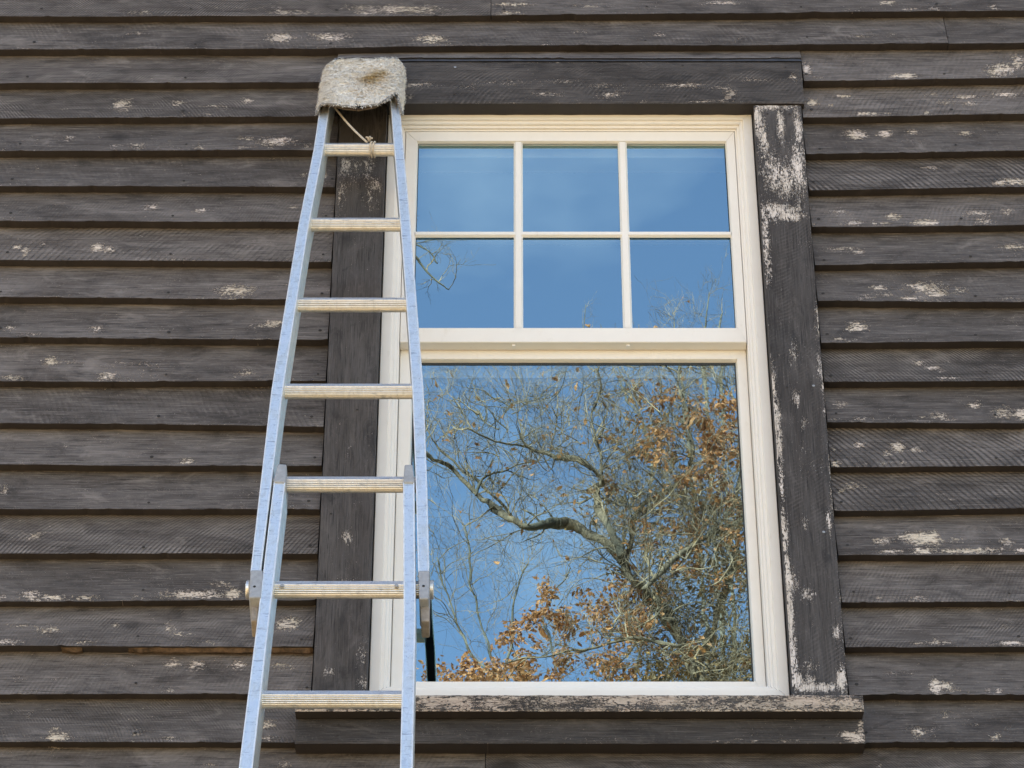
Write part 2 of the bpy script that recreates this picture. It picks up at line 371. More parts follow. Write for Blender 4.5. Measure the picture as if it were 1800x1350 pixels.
# ------------------------------------------------------------------ the house
house = tag(empty('house', (0, 0.1, 0)), 'dark weathered clapboard house wall with flaking paint around a cream framed sash window', 'house')
def reparent(o, p=house):
    o.parent = p; o.matrix_parent_inverse = p.matrix_basis.inverted() if p.parent is None else p.matrix_basis.inverted()
    return o

ROWS = [(27.5,28,27,23,21,18),(86.5,86,83,79,78,74.5),(146.6,144,144,143,143,137),(207,204,205,206,206,201),(266.5,264,266,270,271.5,264),(326.5,329,330,333,334,329),
 (388.6,391,392,397,398.7,396),(456,461,462,466,467,460),(523,526,527,530,530.5,530.5),(593,597,598,602,603,601),(669.5,670,671,672,672,669),(742,750,748,742,742,743.5),(817,820,820,820,820.6,818.5),
 (895,896,896,898,898.5,894),(974,973,974,976,977,976),(1056,1055,1056,1058,1058,1057),(1136,1137,1137,1137,1137,1137),(1220,1221,1221,1221,1221,1222),(1304.5,1305,1305,1305,1305,1305),(1391,1392,1391,1391,1391,1391)]
RX = (0, 570, 700, 1380, 1425, 1800)
prof = []
for r in ROWS:
    pts = [W(x, y, -.031) for x, y in zip(RX, r)]
    prof.append(([p.x for p in pts], [p.z for p in pts]))
zt = prof[0][1][0]; zb = prof[-1][1][0]
while zt < 8.1: zt += .113; prof.insert(0, ([0], [zt]))
n_low = 0
while zb > 0.45: zb -= .1135; prof.append(([0], [zb])); n_low += 1
NP = len(prof)
i0 = NP - n_low - len(ROWS)       # index of the first measured row
def zrow(i, X):
    xs, zs = prof[i]
    return np.interp(X, xs, zs) if len(xs) > 1 else np.full(np.shape(X), zs[0])

def nz(x, y, z): return mn.noise(Vector((x, y, z)))
side = MB()
HX0, HX1 = -4.2, 4.6
def piece(i, x0, x1, zbot=None, fine=True, yo=0.0):
    bid = (random.random(), random.random(), random.random())
    if fine and x0 > .5 and i - i0 in (5, 12, 13): bid = (.25 + .01 * (i - i0), .93, .10)
    n = max(2, int((x1 - x0) / (0.006 if fine else 0.12)) + 1)
    X = np.linspace(x0, x1, n)
    zb_ = zrow(i, X) if zbot is None else np.full(n, zbot)
    ztop = (zrow(i - 1, X) if i > 0 else zb_ + .113) + 0.012
    s = random.random() * 50
    if fine:
        zb_ = zb_ + np.array([nz(x * 2.2, s, 0) * .0028 + nz(x * 14, s, 3) * .0013 + max(0, nz(x * 45, s, 9) - .2) * .0045 for x in X])
    yb = -.0310 - yo + np.array([nz(x * 1.7, s, 7) * .0022 for x in X])
    nv = 11 if fine else 2
    vs = []; vv = []
    for j in range(nv + 1):
        t = j / nv
        z = zb_ + (ztop - zb_) * t
        y = yb * (1 - t) + (-.003) * t
        for k in range(n): vs.append((X[k], y[k], z[k])); vv.append(t)
    fs = [(j * n + k, j * n + k + 1, (j + 1) * n + k + 1, (j + 1) * n + k) for j in range(nv) for k in range(n - 1)]
    A = np.array(vs); V = np.array(vv)
    w = wear_at(A[:, 0], A[:, 2], SP_B, .15) if fine else np.full(len(vs), .15)
    w = np.maximum(w, edge_wear(V, 0.15)) if fine else w
    side.add(vs, fs, 0, wear=w.tolist(), v=vv, bid=bid)
    # butt edge (underside) and ends
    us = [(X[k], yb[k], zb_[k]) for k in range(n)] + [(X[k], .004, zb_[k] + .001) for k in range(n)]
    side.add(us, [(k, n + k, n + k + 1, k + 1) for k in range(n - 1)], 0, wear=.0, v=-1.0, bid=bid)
    for k, sg in ((0, 1), (n - 1, -1)):
        e = [(X[k], yb[k], zb_[k]), (X[k], .004, zb_[k]), (X[k], .004, ztop[k]), (X[k], -.003, ztop[k])]
        side.add(e, [(0, 1, 2, 3)], 0, wear=.1, v=.5, bid=bid)

ZLO, ZHI = 4.30, 6.03
CUTL, CUTR = -.4155, .6965
for i in range(NP):
    m_i = i - i0
    infr = -1 <= m_i <= len(ROWS)
    zc = float(zrow(i, np.array([0.0]))[0])
    segs = []
    if not infr:
        j = random.uniform(-2.5, 2.5); segs = [(HX0, j, None), (j + .002, HX1, None)]
        for a, b, z in segs: piece(i, a, b, z, fine=False)
        continue
    joints = {0: W(863, 10, -.026).x, 1: W(1664, 55, -.026).x, 19: W(853, 1340, -.026).x}
    xa, xb = -1.45, 1.55
    if m_i == 2:      # the course above the head board is cut short over it
        segs = [(xa, CUTL - .012, None), (CUTL - .010, .7055, 6.084), (.7075, xb, None)]
    elif ZLO < zc + .02 and zc < ZHI - .03 and 3 <= m_i <= 17:
        l, r = (CUTL - .0015, CUTR + .002)
        segs = [(xa, l, None), (r, xb, None)]
    elif m_i in joints:
        j = joints[m_i]; segs = [(xa, j - .0008, None), (j + .0008, xb, None)]
    elif m_i == 18: segs = [(xa, -.445, None), (-.443, .7205, 4.225), (.7225, xb, None)]
    else: segs = [(xa, xb, None)]
    for a, b, z in segs: piece(i, a, b, z, yo=random.uniform(-.001, .0015))
    piece(i, HX0, xa - .001, None, fine=False); piece(i, xb + .001, HX1, None, fine=False)
# nails
def nail(mb, x, y, z, r=.0028, mi=1):
    n = 8; vs = [(x + r * math.cos(2 * math.pi * k / n), y, z + r * .8 * math.sin(2 * math.pi * k / n)) for k in range(n)]
    vs.append((x, y - .0006, z)); mb.add(vs, [(k, (k + 1) % n, n) for k in range(n)], mi, wear=0., v=.5, bid=(.5, .5, .5))
for m_i in range(0, len(ROWS)):
    i = i0 + m_i
    for sx in (-1.17, -.785, -.435, .722, 1.06, 1.42) + ((-.02, .33) if m_i < 2 or m_i > 18 else ()):
        x = sx + random.uniform(-.012, .012)
        z = float(zrow(i, np.array([x]))[0]) + random.uniform(.018, .030)
        y = -.0317 - .0018 + .0310 * ((z - float(zrow(i, np.array([x]))[0])) / .125)
        nail(side, x, y, z, random.uniform(.0028, .0044))
o = side.build('siding', [M_SIDE, M_NAIL]); reparent(o)
# splintered strip where one butt edge has broken away (bare wood shows)
sp_ = MB(); n = 60
for (xa_, xb_, zt_) in ((W(225, 1139, -.02).x, W(600, 1139, -.02).x, 0), (W(108, 1139, -.02).x, W(145, 1139, -.02).x, 0)):
    X = np.linspace(xa_, min(xb_, -.417), n)
    zr = zrow(i0 + 16, X)
    vs = [(x, -.0272, z - .0002 + abs(nz(x * 20, 3, 1)) * .001) for x, z in zip(X, zr)] + [(x, -.018 + nz(x * 30, 1, 4) * .002, z - (.0062 + nz(x * 22, 5, 1) * .004) * min(1, (x - X[0]) * 40) * min(1, (X[-1] - x) * 60 + .4)) for x, z in zip(X, zr)]
    vs += [(x, -.002, z - .002) for x, z in zip(X, zr)]
    sp_.add(vs, [(k, n + k, n + k + 1, k + 1) for k in range(n - 1)] + [(n + k, 2 * n + k, 2 * n + k + 1, n + k + 1) for k in range(n - 1)])
o = sp_.build('split_board_edge', M_RAWWOOD); reparent(o); tag(o, 'bare orange-brown wood where a board edge split off')

# walls behind the siding, roof, foundation
w_ = MB()
WX0, WX1, WZ0, WZ1 = -.310, .590, 4.325, 5.945
w_.box(HX0, WX0, .006, .16, .3, 8.2); w_.box(WX1, HX1, .006, .16, .3, 8.2)
w_.box(WX0, WX1, .006, .16, .3, WZ0); w_.box(WX0, WX1, .006, .16, WZ1, 8.2)
w_.box(HX0, HX0 + .15, .165, 8, .3, 8.2); w_.box(HX1 - .15, HX1, .165, 8, .3, 8.2); w_.box(HX0, HX1, 8.005, 8.15, .3, 8.2)
reparent(w_.build('wall', M_SHEATH))
w_ = MB(); w_.box(HX0 - .02, HX1 + .02, -.01, 8.2, -.4, .33); reparent(w_.build('foundation', M_STONE))
w_ = MB()
vs = [(HX0 - .3, -.35, 8.12), (HX1 + .3, -.35, 8.12), (HX1 + .3, 4.1, 11.2), (HX0 - .3, 4.1, 11.2), (HX0 - .3, 8.5, 8.12), (HX1 + .3, 8.5, 8.12)]
vs += [(x, y, z + .18) for x, y, z in vs]
w_.add(vs, [(0, 3, 2, 1), (3, 4, 5, 2), (6, 7, 8, 9), (9, 8, 11, 10), (0, 1, 7, 6), (4, 10, 11, 5), (0, 6, 9, 3), (3, 9, 10, 4), (1, 2, 8, 7), (2, 5, 11, 8)])
reparent(w_.build('roof', M_ROOF))
w_ = MB()   # room behind the window
x0, x1, y0, y1, z0, z1 = -2.0, 2.3, .17, 4.0, 3.4, 6.05
vs = [(x, y, z) for x in (x0, x1) for y in (y0, y1) for z in (z0, z1)]
w_.add(vs, [(0, 1, 3, 2), (4, 6, 7, 5), (2, 3, 7, 6), (0, 2, 6, 4), (1, 5, 7, 3)])
reparent(w_.build('room', M_ROOM))

# ---------------- trim boards
def plank(name, mat, x0, x1, z0, z1, yf, yb, spots, base, vertical=False, res=.005, nails=(), seed=1, label=None, edge=0.0, rough=.0009):
    mb = MB(); bid = (random.Random(seed).random(), random.Random(seed + 9).random(), random.Random(seed + 5).random())
    nx = max(3, int((x1 - x0) / res)); nz_ = max(3, int((z1 - z0) / res))
    X, Z = np.meshgrid(np.linspace(x0, x1, nx), np.linspace(z0, z1, nz_))
    sp = spots_world(spots, yf); wv = wear_at(X, Z, sp, base)
    if edge:
        dd = np.minimum(np.minimum(X - x0, x1 - X), np.minimum(Z - z0, z1 - Z)); wv = np.maximum(wv, base + edge * np.exp(-dd / .004))
    vs = []; t = []
    for j in range(nz_):
        for k in range(nx):
            x, z = X[j, k], Z[j, k]; y = yf + nz(x * 3 + seed, z * 3, seed) * .0008
            dx = dz = 0
            if k in (0, nx - 1): dx = nz(z * 25, seed, k) * rough; y += .0012
            if j in (0, nz_ - 1): dz = nz(x * 25, seed + 4, j) * rough * 1.4; y += .0012
            vs.append((x + dx, y, z + dz)); t.append(((x - x0) if vertical else (z - z0)) / .113)
    fs = [(j * nx + k, j * nx + k + 1, (j + 1) * nx + k + 1, (j + 1) * nx + k) for j in range(nz_ - 1) for k in range(nx - 1)]
    mb.add(vs, fs, 0, wear=wv.ravel().tolist(), v=t, bid=bid)
    # edges
    for line, in (([k for k in range(nx)],), ([(nz_ - 1) * nx + k for k in range(nx)],), ([j * nx for j in range(nz_)],), ([j * nx + nx - 1 for j in range(nz_)],)):
        f = [vs[q] for q in line]; b = [(p[0], yb, p[2]) for p in f]; L = len(f)
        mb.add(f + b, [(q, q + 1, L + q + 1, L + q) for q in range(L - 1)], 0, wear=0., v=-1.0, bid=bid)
    mb.add([(x0, yb, z0), (x1, yb, z0), (x1, yb, z1), (x0, yb, z1)], [(0, 3, 2, 1)], 0, wear=base, v=.3, bid=bid)
    for (px, py, br) in nails:
        p = W(px, py, yf - .001); nail(mb, p.x, yf - .0014, p.z, .0034 if br else .0028, 2 if br else 1)
    o = mb.build(name, [mat, M_NAIL, M_NAILB]); reparent(o)
    if label: o['label'] = label
    return o
plank('head_casing', M_TRIM, -.43, .702, 5.928, 6.060, -.044, .003,
      [(880,145,55,8,.58),(830,150,30,10,.52),(1000,143,60,5,.54),(1060,150,50,6,.56),(1080,165,30,8,.68),(740,150,40,5,.66),(720,170,10,6,.7),(960,165,30,6,.6),(1190,150,60,5,.68),(1270,155,30,6,.6),(1285,165,14,10,.72),(1250,178,50,3,.7),(1395,135,8,10,.72),(1330,140,60,5,.45),(1130,178,10,4,.7)],
      .12, nails=[(800,118,1),(1000,118,0),(1200,115,0),(1205,168,0),(1381,118,0),(799,165,0)], seed=11, edge=.2)
plank('side_casing', M_TRIMV, -.413, -.3005, 4.300, 5.926, -.040, .003,
      [(620,300,22,34,.5),(650,300,18,46,.56),(655,330,18,40,.54),(605,295,10,20,.75),(600,340,10,40,.55),(610,800,10,20,.4),(608,945,12,10,.6),(600,1025,30,10,.5),(635,1040,25,10,.62),(640,1150,12,26,.62),(580,1180,10,8,.7),(640,1200,10,14,.7),(660,900,4,30,.5)],
      .10, True, nails=[(628,400,0),(655,400,0),(628,720,0),(582,903,0)], seed=22, label='left casing board, mostly black paint')
plank('side_casing', M_TRIMV, .5805, .6945, 4.300, 5.926, -.040, .003,
      [(1333,210,9,34,.98),(1365,187,44,8,1.0),(1372,215,7,40,.95),(1402,215,8,44,.98),(1342,245,10,40,.85),(1404,300,14,60,.86),(1358,300,22,40,.80),(1382,320,24,44,.78),(1370,372,40,18,.9),(1390,380,30,9,1.0),(1345,410,8,60,.75),(1350,470,6,30,.7),(1405,425,20,10,.5),
       (1352,640,5,20,.8),(1358,680,7,40,.95),(1363,730,9,40,1.0),(1368,780,8,50,.9),(1374,850,5,40,.9),(1378,940,7,50,.92),(1384,1010,7,50,.92),(1388,1080,8,50,1.0),(1392,1150,9,50,1.0),(1398,1195,14,14,1.0),
       (1440,1208,40,8,1.05),(1479,1195,8,22,1.1),(1425,1198,14,14,.8),(1400,700,8,14,.8),(1412,745,6,10,.6),(1395,620,8,30,.5),(1420,1045,18,14,.75),(1395,1020,10,25,.7),(1470,1110,7,20,.85),(1425,1170,14,12,.7),(1458,920,4,20,.9),(1463,880,5,30,.7),(1415,920,6,16,.7),(1438,560,4,40,.75),(1447,680,4,60,.8),(1440,640,4,30,.7)],
      .14, True, nails=[(1349,200,0),(1388,200,0),(1384,680,0),(1430,678,1),(1448,935,1),(1370,545,0),(1478,1180,0)], seed=33, edge=.3, label='right casing board with paint stripped at its top and along its inner edge')
sillspots = [(560,1243,60,4,.8),(760,1232,30,10,1.0),(800,1232,40,12,1.0),(870,1236,40,8,.9),(980,1230,60,10,.9),(1100,1232,60,12,.95),(1170,1230,40,12,.95),(1260,1222,60,4,.8),(1330,1240,60,8,.85),(1420,1234,60,12,1.0),(1490,1236,30,12,1.0),(1215,1245,20,6,.8),(1040,1225,100,6,.8),(900,1226,40,4,.85)]
plank('sill', M_SILL, -.443, .7185, 4.262, 4.299, -.085, .02, sillspots, .60, nails=[(753,1226,0)], seed=44, edge=.15, res=.004)
plank('apron', M_TRIM, -.443, .720, 4.204, 4.2605, -.055, .002,
      [(1505,1297,16,8,1.05),(1490,1292,14,5,.95),(1512,1275,6,12,.8),(1380,1303,30,3,.6),(1330,1303,20,3,.5),(1100,1300,200,3,.35),(560,1290,20,8,.3)], .10, nails=[(595,1274,0),(593,1293,0),(1447,1276,0),(1449,1297,0)], seed=55, edge=.15)
w_ = MB()   # drip flashing over the head board
w_.box(-.432, .704, -.0275, -.0255, 6.062, 6.088); w_.box(-.432, .704, -.046, -.0305, 6.0615, 6.0635)
reparent(w_.build('drip_flashing', M_FLASH))

# ---------------- window
def rect(x0, x1, z0, z1, y): return (x0, x1, z0, z1, y)
def ring(mb, loops, g=.00035, mi=0):
    """mitred frame: successive rectangular loops, each side its own strip so the mitre shows as a hairline"""
    for s in range(4):
        vs = []
        for (x0, x1, z0, z1, y) in loops:
            if s == 0: vs += [(x0 + g, y, z1), (x1 - g, y, z1)]
            elif s == 1: vs += [(x1, y, z1 - g), (x1, y, z0 + g)]
            elif s == 2: vs += [(x1 - g, y, z0), (x0 + g, y, z0)]
            else: vs += [(x0, y, z0 + g), (x0, y, z1 - g)]
        mb.add(vs, [(2 * k, 2 * k + 1, 2 * k + 3, 2 * k + 2) for k in range(len(loops) - 1)], mi)
def ins(r, a, y, b=None, t=None):
    """inset rectangle r by a (sides), t top, b bottom"""
    return (r[0] + a, r[1] - a, r[2] + (a if b is None else b), r[3] - (a if t is None else t), y)

FR = (-.2985, .5785, 4.335, 5.9365)
f_ = MB()
ring(f_, [ins(FR, 0, .14), ins(FR, 0, .001), ins(FR, .0015, -.001), ins(FR, .0215, -.001), ins(FR, .0225, .0005), ins(FR, .0228, .0055), ins(FR, .0300, .0055), ins(FR, .0312, .0075), ins(FR, .0312, .0125),
          ins(FR, .0365, .0135), ins(FR, .0372, .0150), ins(FR, .0372, .020), ins(FR, .0412, .0205), ins(FR, .0412, .14)])
window = f_.build('window', M_VINYL); reparent(window); window['label'] = 'cream six-over-one sash window frame with stepped mouldings'
def wpart(o): o.parent = window; return o
UY = .020; UG = .0275
gz1 = W(1000, 253, UG).z; gz0 = W(1000, 578.5, UG).z
US = (FR[0] + .0425, FR[1] - .0425, W(1000, 601.5, UY).z, FR[3] - .0425)
GX0, GX1 = W(733, 330, UG).x, W(1279, 330, UG).x
GU = (GX0, GX1, gz0, gz1)
def sash_loops(S, G, y, yg, back):
    bx = .0035
    fl = (G[0] - bx, G[1] + bx, G[2] - .0025, G[3] + bx)
    return [(S[0], S[1], S[2], S[3], back), (S[0], S[1], S[2], S[3], y + .0015), (S[0] + .0015, S[1] - .0015, S[2] + .0015, S[3] - .0015, y), fl + (y,), (fl[0] + .0008, fl[1] - .0008, fl[2] + .0006, fl[3] - .0008, y + .0012), (G[0], G[1], G[2], G[3], yg), (G[0], G[1], G[2], G[3], back),
            (S[0], S[1], S[2], S[3], back)]
s_ = MB(); ring(s_, sash_loops(US, GU, UY, UG - .0002, .050))
upper = wpart(s_.build('upper_sash', M_VINYL))
LY = .052; LG = .0635
lz1 = W(1000, 638, LG).z; lz0 = W(1000, 1201, LG).z
LS = (FR[0] + .0425, FR[1] - .0425, 4.345, US[2] + .030)
GLX0, GLX1 = W(723, 800, LG).x, W(1308, 900, LG).x
GL = (GLX0, GLX1, lz0, lz1)
s_ = MB(); ring(s_, sash_loops(LS, GL, LY, LG - .0002, .085))
lower = wpart(s_.build('lower_sash', M_VINYL))
# weep buttons under the meeting rail, upper sash
for px in (903, 1104):
    g_ = MB(); p = W(px, 604, UY + .012)
    g_.box(p.x - .004, p.x + .004, UY + .008, UY + .018, US[2] - .0045, US[2] - .0002)
    wpart(g_.build('glide_button', M_BLIND))
g_ = MB(); ring(g_, [(GL[0] + .0005, GL[1] - .0005, GL[2] + .0005, GL[3] - .0005, LG - .0012), (GL[0] + .003, GL[1] - .003, GL[2] + .0015, GL[3] - .0062, LG - .0004)], 0)
ring(g_, [(GU[0] + .0003, GU[1] - .0003, GU[2] + .0003, GU[3] - .0003, UG - .0008), (GU[0] + .0016, GU[1] - .0016, GU[2] + .0012, GU[3] - .0016, UG - .0003)], 0)
wpart(g_.build('gasket', M_GASKET))
# muntins, outside and the matching bars inside the glass
mz0, mz1 = W(1000, 418, UG).z, W(1000, 405, UG - .006).z
mxs_ = [(W(903, 330, UG).x, W(919, 330, UG).x), (W(1088, 330, UG).x, W(1104, 330, UG).x)]
m_ = MB()
def bar(mb, a0, a1, b0, b1, yb, yf, vert, bev=.0045):
    if vert: q = [(a0, yb, b0), (a0 + bev, yf, b0), (a1 - bev, yf, b0), (a1, yb, b0), (a0, yb, b1), (a0 + bev, yf, b1), (a1 - bev, yf, b1), (a1, yb, b1)]
    else: q = [(b0, yb, a0), (b0, yf, a0 + bev), (b0, yf, a1 - bev), (b0, yb, a1), (b1, yb, a0), (b1, yf, a0 + bev), (b1, yf, a1 - bev), (b1, yb, a1)]
    mb.add(q, [(0, 1, 5, 4), (1, 2, 6, 5), (2, 3, 7, 6)])
for (a, b) in mxs_: bar(m_, a, b, GU[2] - .001, GU[3] + .001, UG - .0006, UY + .0006, True)
xs = [GU[0] - .001, mxs_[0][0] + .0042, mxs_[0][1] - .0042, mxs_[1][0] + .0042, mxs_[1][1] - .0042, GU[1] + .001]
for k in (0, 2, 4): bar(m_, mz0, mz1, xs[k], xs[k + 1], UG - .0006, UY + .0009, False)
for (a, b) in mxs_: m_.box(a + .002, b - .002, .046, .056, GU[2], GU[3])
m_.box(GU[0], GU[1], .045, .0575, mz0 + .002, mz1 - .002)
wpart(m_.build('muntin_grid', M_VINYL))
# head jamb and shade cassette inside
h_ = MB(); h_.box(GU[0] - .03, GU[1] + .03, .060, .118, GU[3] - .016, GU[3] + .05)
wpart(h_.build('head_jamb', M_BLIND)); h_ = MB()
h_.box(GL[0] + .0, GL[1] - .0, .086, .115, lz1 - .026, lz1 + .02)
wpart(h_.build('shade_cassette', M_BLIND))
TILT = R(0.72)
cellx = [(GU[0], mxs_[0][0] + .003), (mxs_[0][1] - .003, mxs_[1][0] + .003), (mxs_[1][1] - .003, GU[1])]
cellz = [(mz1 - .003, GU[3]), (GU[2], mz0 + .003)]
for zc in cellz:
    for xc in cellx:
        g = MB(); t = TILT + R(random.uniform(-.04, .04)); sx = R(random.uniform(-.05, .05))
        zm = (GU[2] + GU[3]) / 2; xm = (xc[0] + xc[1]) / 2
        vs = [(x, UG + .0035 + (z - zm) * math.tan(t) + (x - xm) * math.tan(sx), z) for z in zc for x in xc]
        g.add(vs, [(0, 1, 3, 2)]); wpart(g.build('pane', M_GLASS))
g = MB(); NG = 40
vs = []
for j in range(NG + 1):
    for k in range(NG + 1):
        x = GL[0] + (GL[1] - GL[0]) * k / NG; z = GL[2] + (GL[3] - GL[2]) * j / NG
        vs.append((x, LG + .001, z))
g.add(vs, [(j * (NG + 1) + k, j * (NG + 1) + k + 1, (j + 1) * (NG + 1) + k + 1, (j + 1) * (NG + 1) + k) for j in range(NG) for k in range(NG)])
o = wpart(g.build('pane', M_GLASS, smooth=True)); o['label'] = 'large single pane of the lower sash reflecting an oak'

# ------------------------------------------------------------------ ladder (plane leaning 75 degrees)
LU = Vector((0, math.cos(R(71.5)), math.sin(R(71.5)))); LN = Vector((0, -math.sin(R(71.5)), math.cos(R(71.5))))
L0 = Vector((0, -.075, 6.0))
def LP(px, py, dn=0.0):
    d = ray(px, py); o = Vector((0, -D, CH)); p0 = L0 - LN * dn
    p = o + d * ((p0 - o).dot(LN) / d.dot(LN)); return p.x, (p - L0).dot(LU)
def L3(x, s, dn=0.0): return L0 + LU * s - LN * dn + Vector((x, 0, 0))
s_ground = -(L0.z) / LU.z
foot = L3(LP(575, 1350)[0], s_ground)
ladder = tag(empty('sectional_ladder', (foot.x, foot.y, 0)), 'aluminium window-cleaning ladder leaning on the dark wall beside the window', 'ladder')
def lpart(o, p=ladder):
    o.parent = p
    if p is ladder: o.matrix_parent_inverse = ladder.matrix_basis.inverted()
    return o
M_LIP = simple('bright_lip', (.86, .88, .90), .5, .6, var=.12, scale=60)  # raised lips, rougher and less metallic than the rail face
M_HOLLOW = simple('shaded_channel_inside', (.10, .105, .11), .8, .3)  # inner faces coloured dark: the channel's shade is in the material
def rail(pts, dep=.074, lip=.0022, name='rail', mat=None, label=None):
    """pts: (xl, xr, s) stations; a channel with raised lips on its front face"""
    mb = MB(); n = 0
    for (a, b, s) in pts:
        rr = .0012
        for (x, d) in ((a, dep), (a, rr), (a + rr, 0), (a + lip, 0), (a + lip + .0008, .0016), (b - lip - .0008, .0016), (b - lip, 0), (b - rr, 0), (b, rr), (b, dep), (b - .002, dep), (b - .002, .006), (a + .002, .006), (a + .002, dep)):
            mb.v.append(tuple(L3(x, s, d)))
        n += 1
    K = 14
    for i in range(n - 1):
        for k in range(K):
            k2 = (k + 1) % K
            mb.f.append((i * K + k, i * K + k2, (i + 1) * K + k2, (i + 1) * K + k)); mb.m.append(1 if k in (1, 2, 6, 7) else (2 if k in (10, 11, 12) else 0))
    mb.f += [tuple(range(K)), tuple((n - 1) * K + k for k in range(K - 1, -1, -1))]; mb.m += [0, 0]
    o = lpart(mb.build(name, [mat or M_ALU, M_LIP, M_HOLLOW]))
    if label: o['label'] = label
    return o
def densify(pts, step=.05):
    out = []
    for (p, q) in zip(pts[:-1], pts[1:]):
        n = max(1, int(abs(q[2] - p[2]) / step))
        for k in range(n): out.append(tuple(p[j] + (q[j] - p[j]) * k / n for j in range(3)))
    out.append(pts[-1]); return out
def st(xl, xr, y):
    a, s = LP(xl, y); b, _ = LP(xr, y); return (a, b, s)
FL = [st(568, 586, 150), st(563, 580.5, 187), st(551.5, 569, 263), st(531.5, 549.5, 395), st(511, 530, 536), st(477 + 12, 509, 688), st(458, 479, 852), st(441.5, 462, 1005)]
FL[5] = st(477, 497.5, 688); FL[5] = (FL[5][0], FL[5][1], FL[5][2])
FL[4] = st(501, 520, 536) if False else st(499.5, 518.5, 536)
FR_ = [st(683, 699, 150), st(686, 702.5, 180), st(693, 710, 263), st(704, 722, 395), st(714.5, 733, 536), st(725, 745, 688), st(731, 751, 852), st(735, 755, 1005)]
# measured rail positions (front faces)
FL = [st(570, 587, 150), st(562.5, 579.5, 187), st(551, 568.5, 263), st(524.5, 543, 395), st(501, 520.5, 536), st(476.5, 497, 688), st(457.5, 477, 852), st(440, 458.5, 1005)]
rail(densify(FL), label='left rail of the tapering top section')
rail(densify(FR_), label='right rail of the tapering top section')
BL = [st(481, 501.5, 848), st(453.5, 474.5, 1080), st(419.5, 444, 1350)]
BR = [st(708.5, 728.5, 848), st(709.5, 731, 1080), st(703, 725.5, 1350)]
def extend(P):
    p, q = P[-2], P[-1]; t = (s_ground + .02 - q[2]) / (q[2] - p[2]); t = t
    P.append((q[0] + (q[0] - p[0]) * t * .55, q[1] + (q[1] - p[1]) * t * .55, s_ground + .02)); return P
extend(BL); extend(BR)
rail(densify(BL, .08), label='left rail of the lower section'); rail(densify(BR, .08), label='right rail of the lower section')
for (x, s) in ((sum(BL[-1][:2]) / 2, s_ground), (sum(BR[-1][:2]) / 2, s_ground)):
    mb = MB(); p = L3(x, s, .033); mb.box(p.x - .022, p.x + .022, p.y - .045, p.y + .045, 0.0, .055)
    lpart(mb.build('foot', M_GASKET, bevel=.004))

# ribbed rungs
def rung(y, x0, x1, s=None, r=.0155):
    dn = .033
    if s is None: s = LP(600, y, dn)[1]
    n = 130; mb = MB(); prof_ = []; flat = []
    for k in range(n):
        a = 2 * math.pi * k / n
        dirv = LN * math.cos(a) + LU * math.sin(a)
        # flat tread facing up and out
        tz = dirv.z
        rr = r * (1 + .038 * math.cos(a * 26))
        fl = dirv.dot(Vector((0, -math.cos(R(38)), math.sin(R(38)))))
        if fl > .86: rr = r * .86 / fl * 1.05
        flat.append(fl > .86)
        prof_.append(dirv * rr)
    c0, c1 = L3(x0, s, dn), L3(x1, s, dn)
    for c in (c0, c1): mb.v += [tuple(c + q) for q in prof_]
    for k in range(n):
        mb.f.append((k, (k + 1) % n, n + (k + 1) % n, n + k)); mb.m.append(1 if flat[k] and flat[(k + 1) % n] else 0)
    mb.f += [tuple(range(n)), tuple(range(2 * n - 1, n - 1, -1))]; mb.m += [0, 0]
    return lpart(mb.build('rung', [M_RUNG, M_TREAD])), s
def xin(P, s, side):
    ps = sorted(P, key=lambda q: q[2]); return float(np.interp(s, [q[2] for q in ps], [q[side] for q in ps]))
ss = []
for y in (263, 395, 536, 688):
    s = LP(600, y, .033)[1]; rung(y, xin(FL, s, 1) - .004, xin(FR_, s, 0) + .004, s); ss.append(s)
s = LP(600, 852, .033)[1]; rung(852, xin(FL, s, 1) - .004, xin(FR_, s, 0) + .004, s); ss.append(s)
for y in (1037, 1230):
    s = LP(600, y, .033)[1]; ss.append(s)
    if y == 1037:
        rr_ = rung(y, LP(432.5, y, .033)[0], LP(762.5, y, .033)[0], s, r=.0160)[0]; rr_['label'] = 'rung whose ends stick out past both rails'
    else: rung(y, xin(BL, s, 1) - .004, xin(BR, s, 0) + .004, s)
print('RUNG SPACING', [round(a - b, 3) for a, b in zip(ss[:-1], ss[1:])])
s = ss[-1] - .30
while s > s_ground + .2:
    rung(0, xin(BL, s, 1) - .004, xin(BR, s, 0) + .004, s); s -= .30
# screws on the 1037 rung
for px in (496, 697):
    mb = MB(); x, s_ = LP(px, 1030, .016); c = L3(x, s_, .016)
    mb.tube([c, c + LN * .0022], [.0042, .0036], 12); mb.tube([c + LN * .0022, c + LN * .0026], [.0016, .0016], 6)
    lpart(mb.build('rivet', M_CAP))
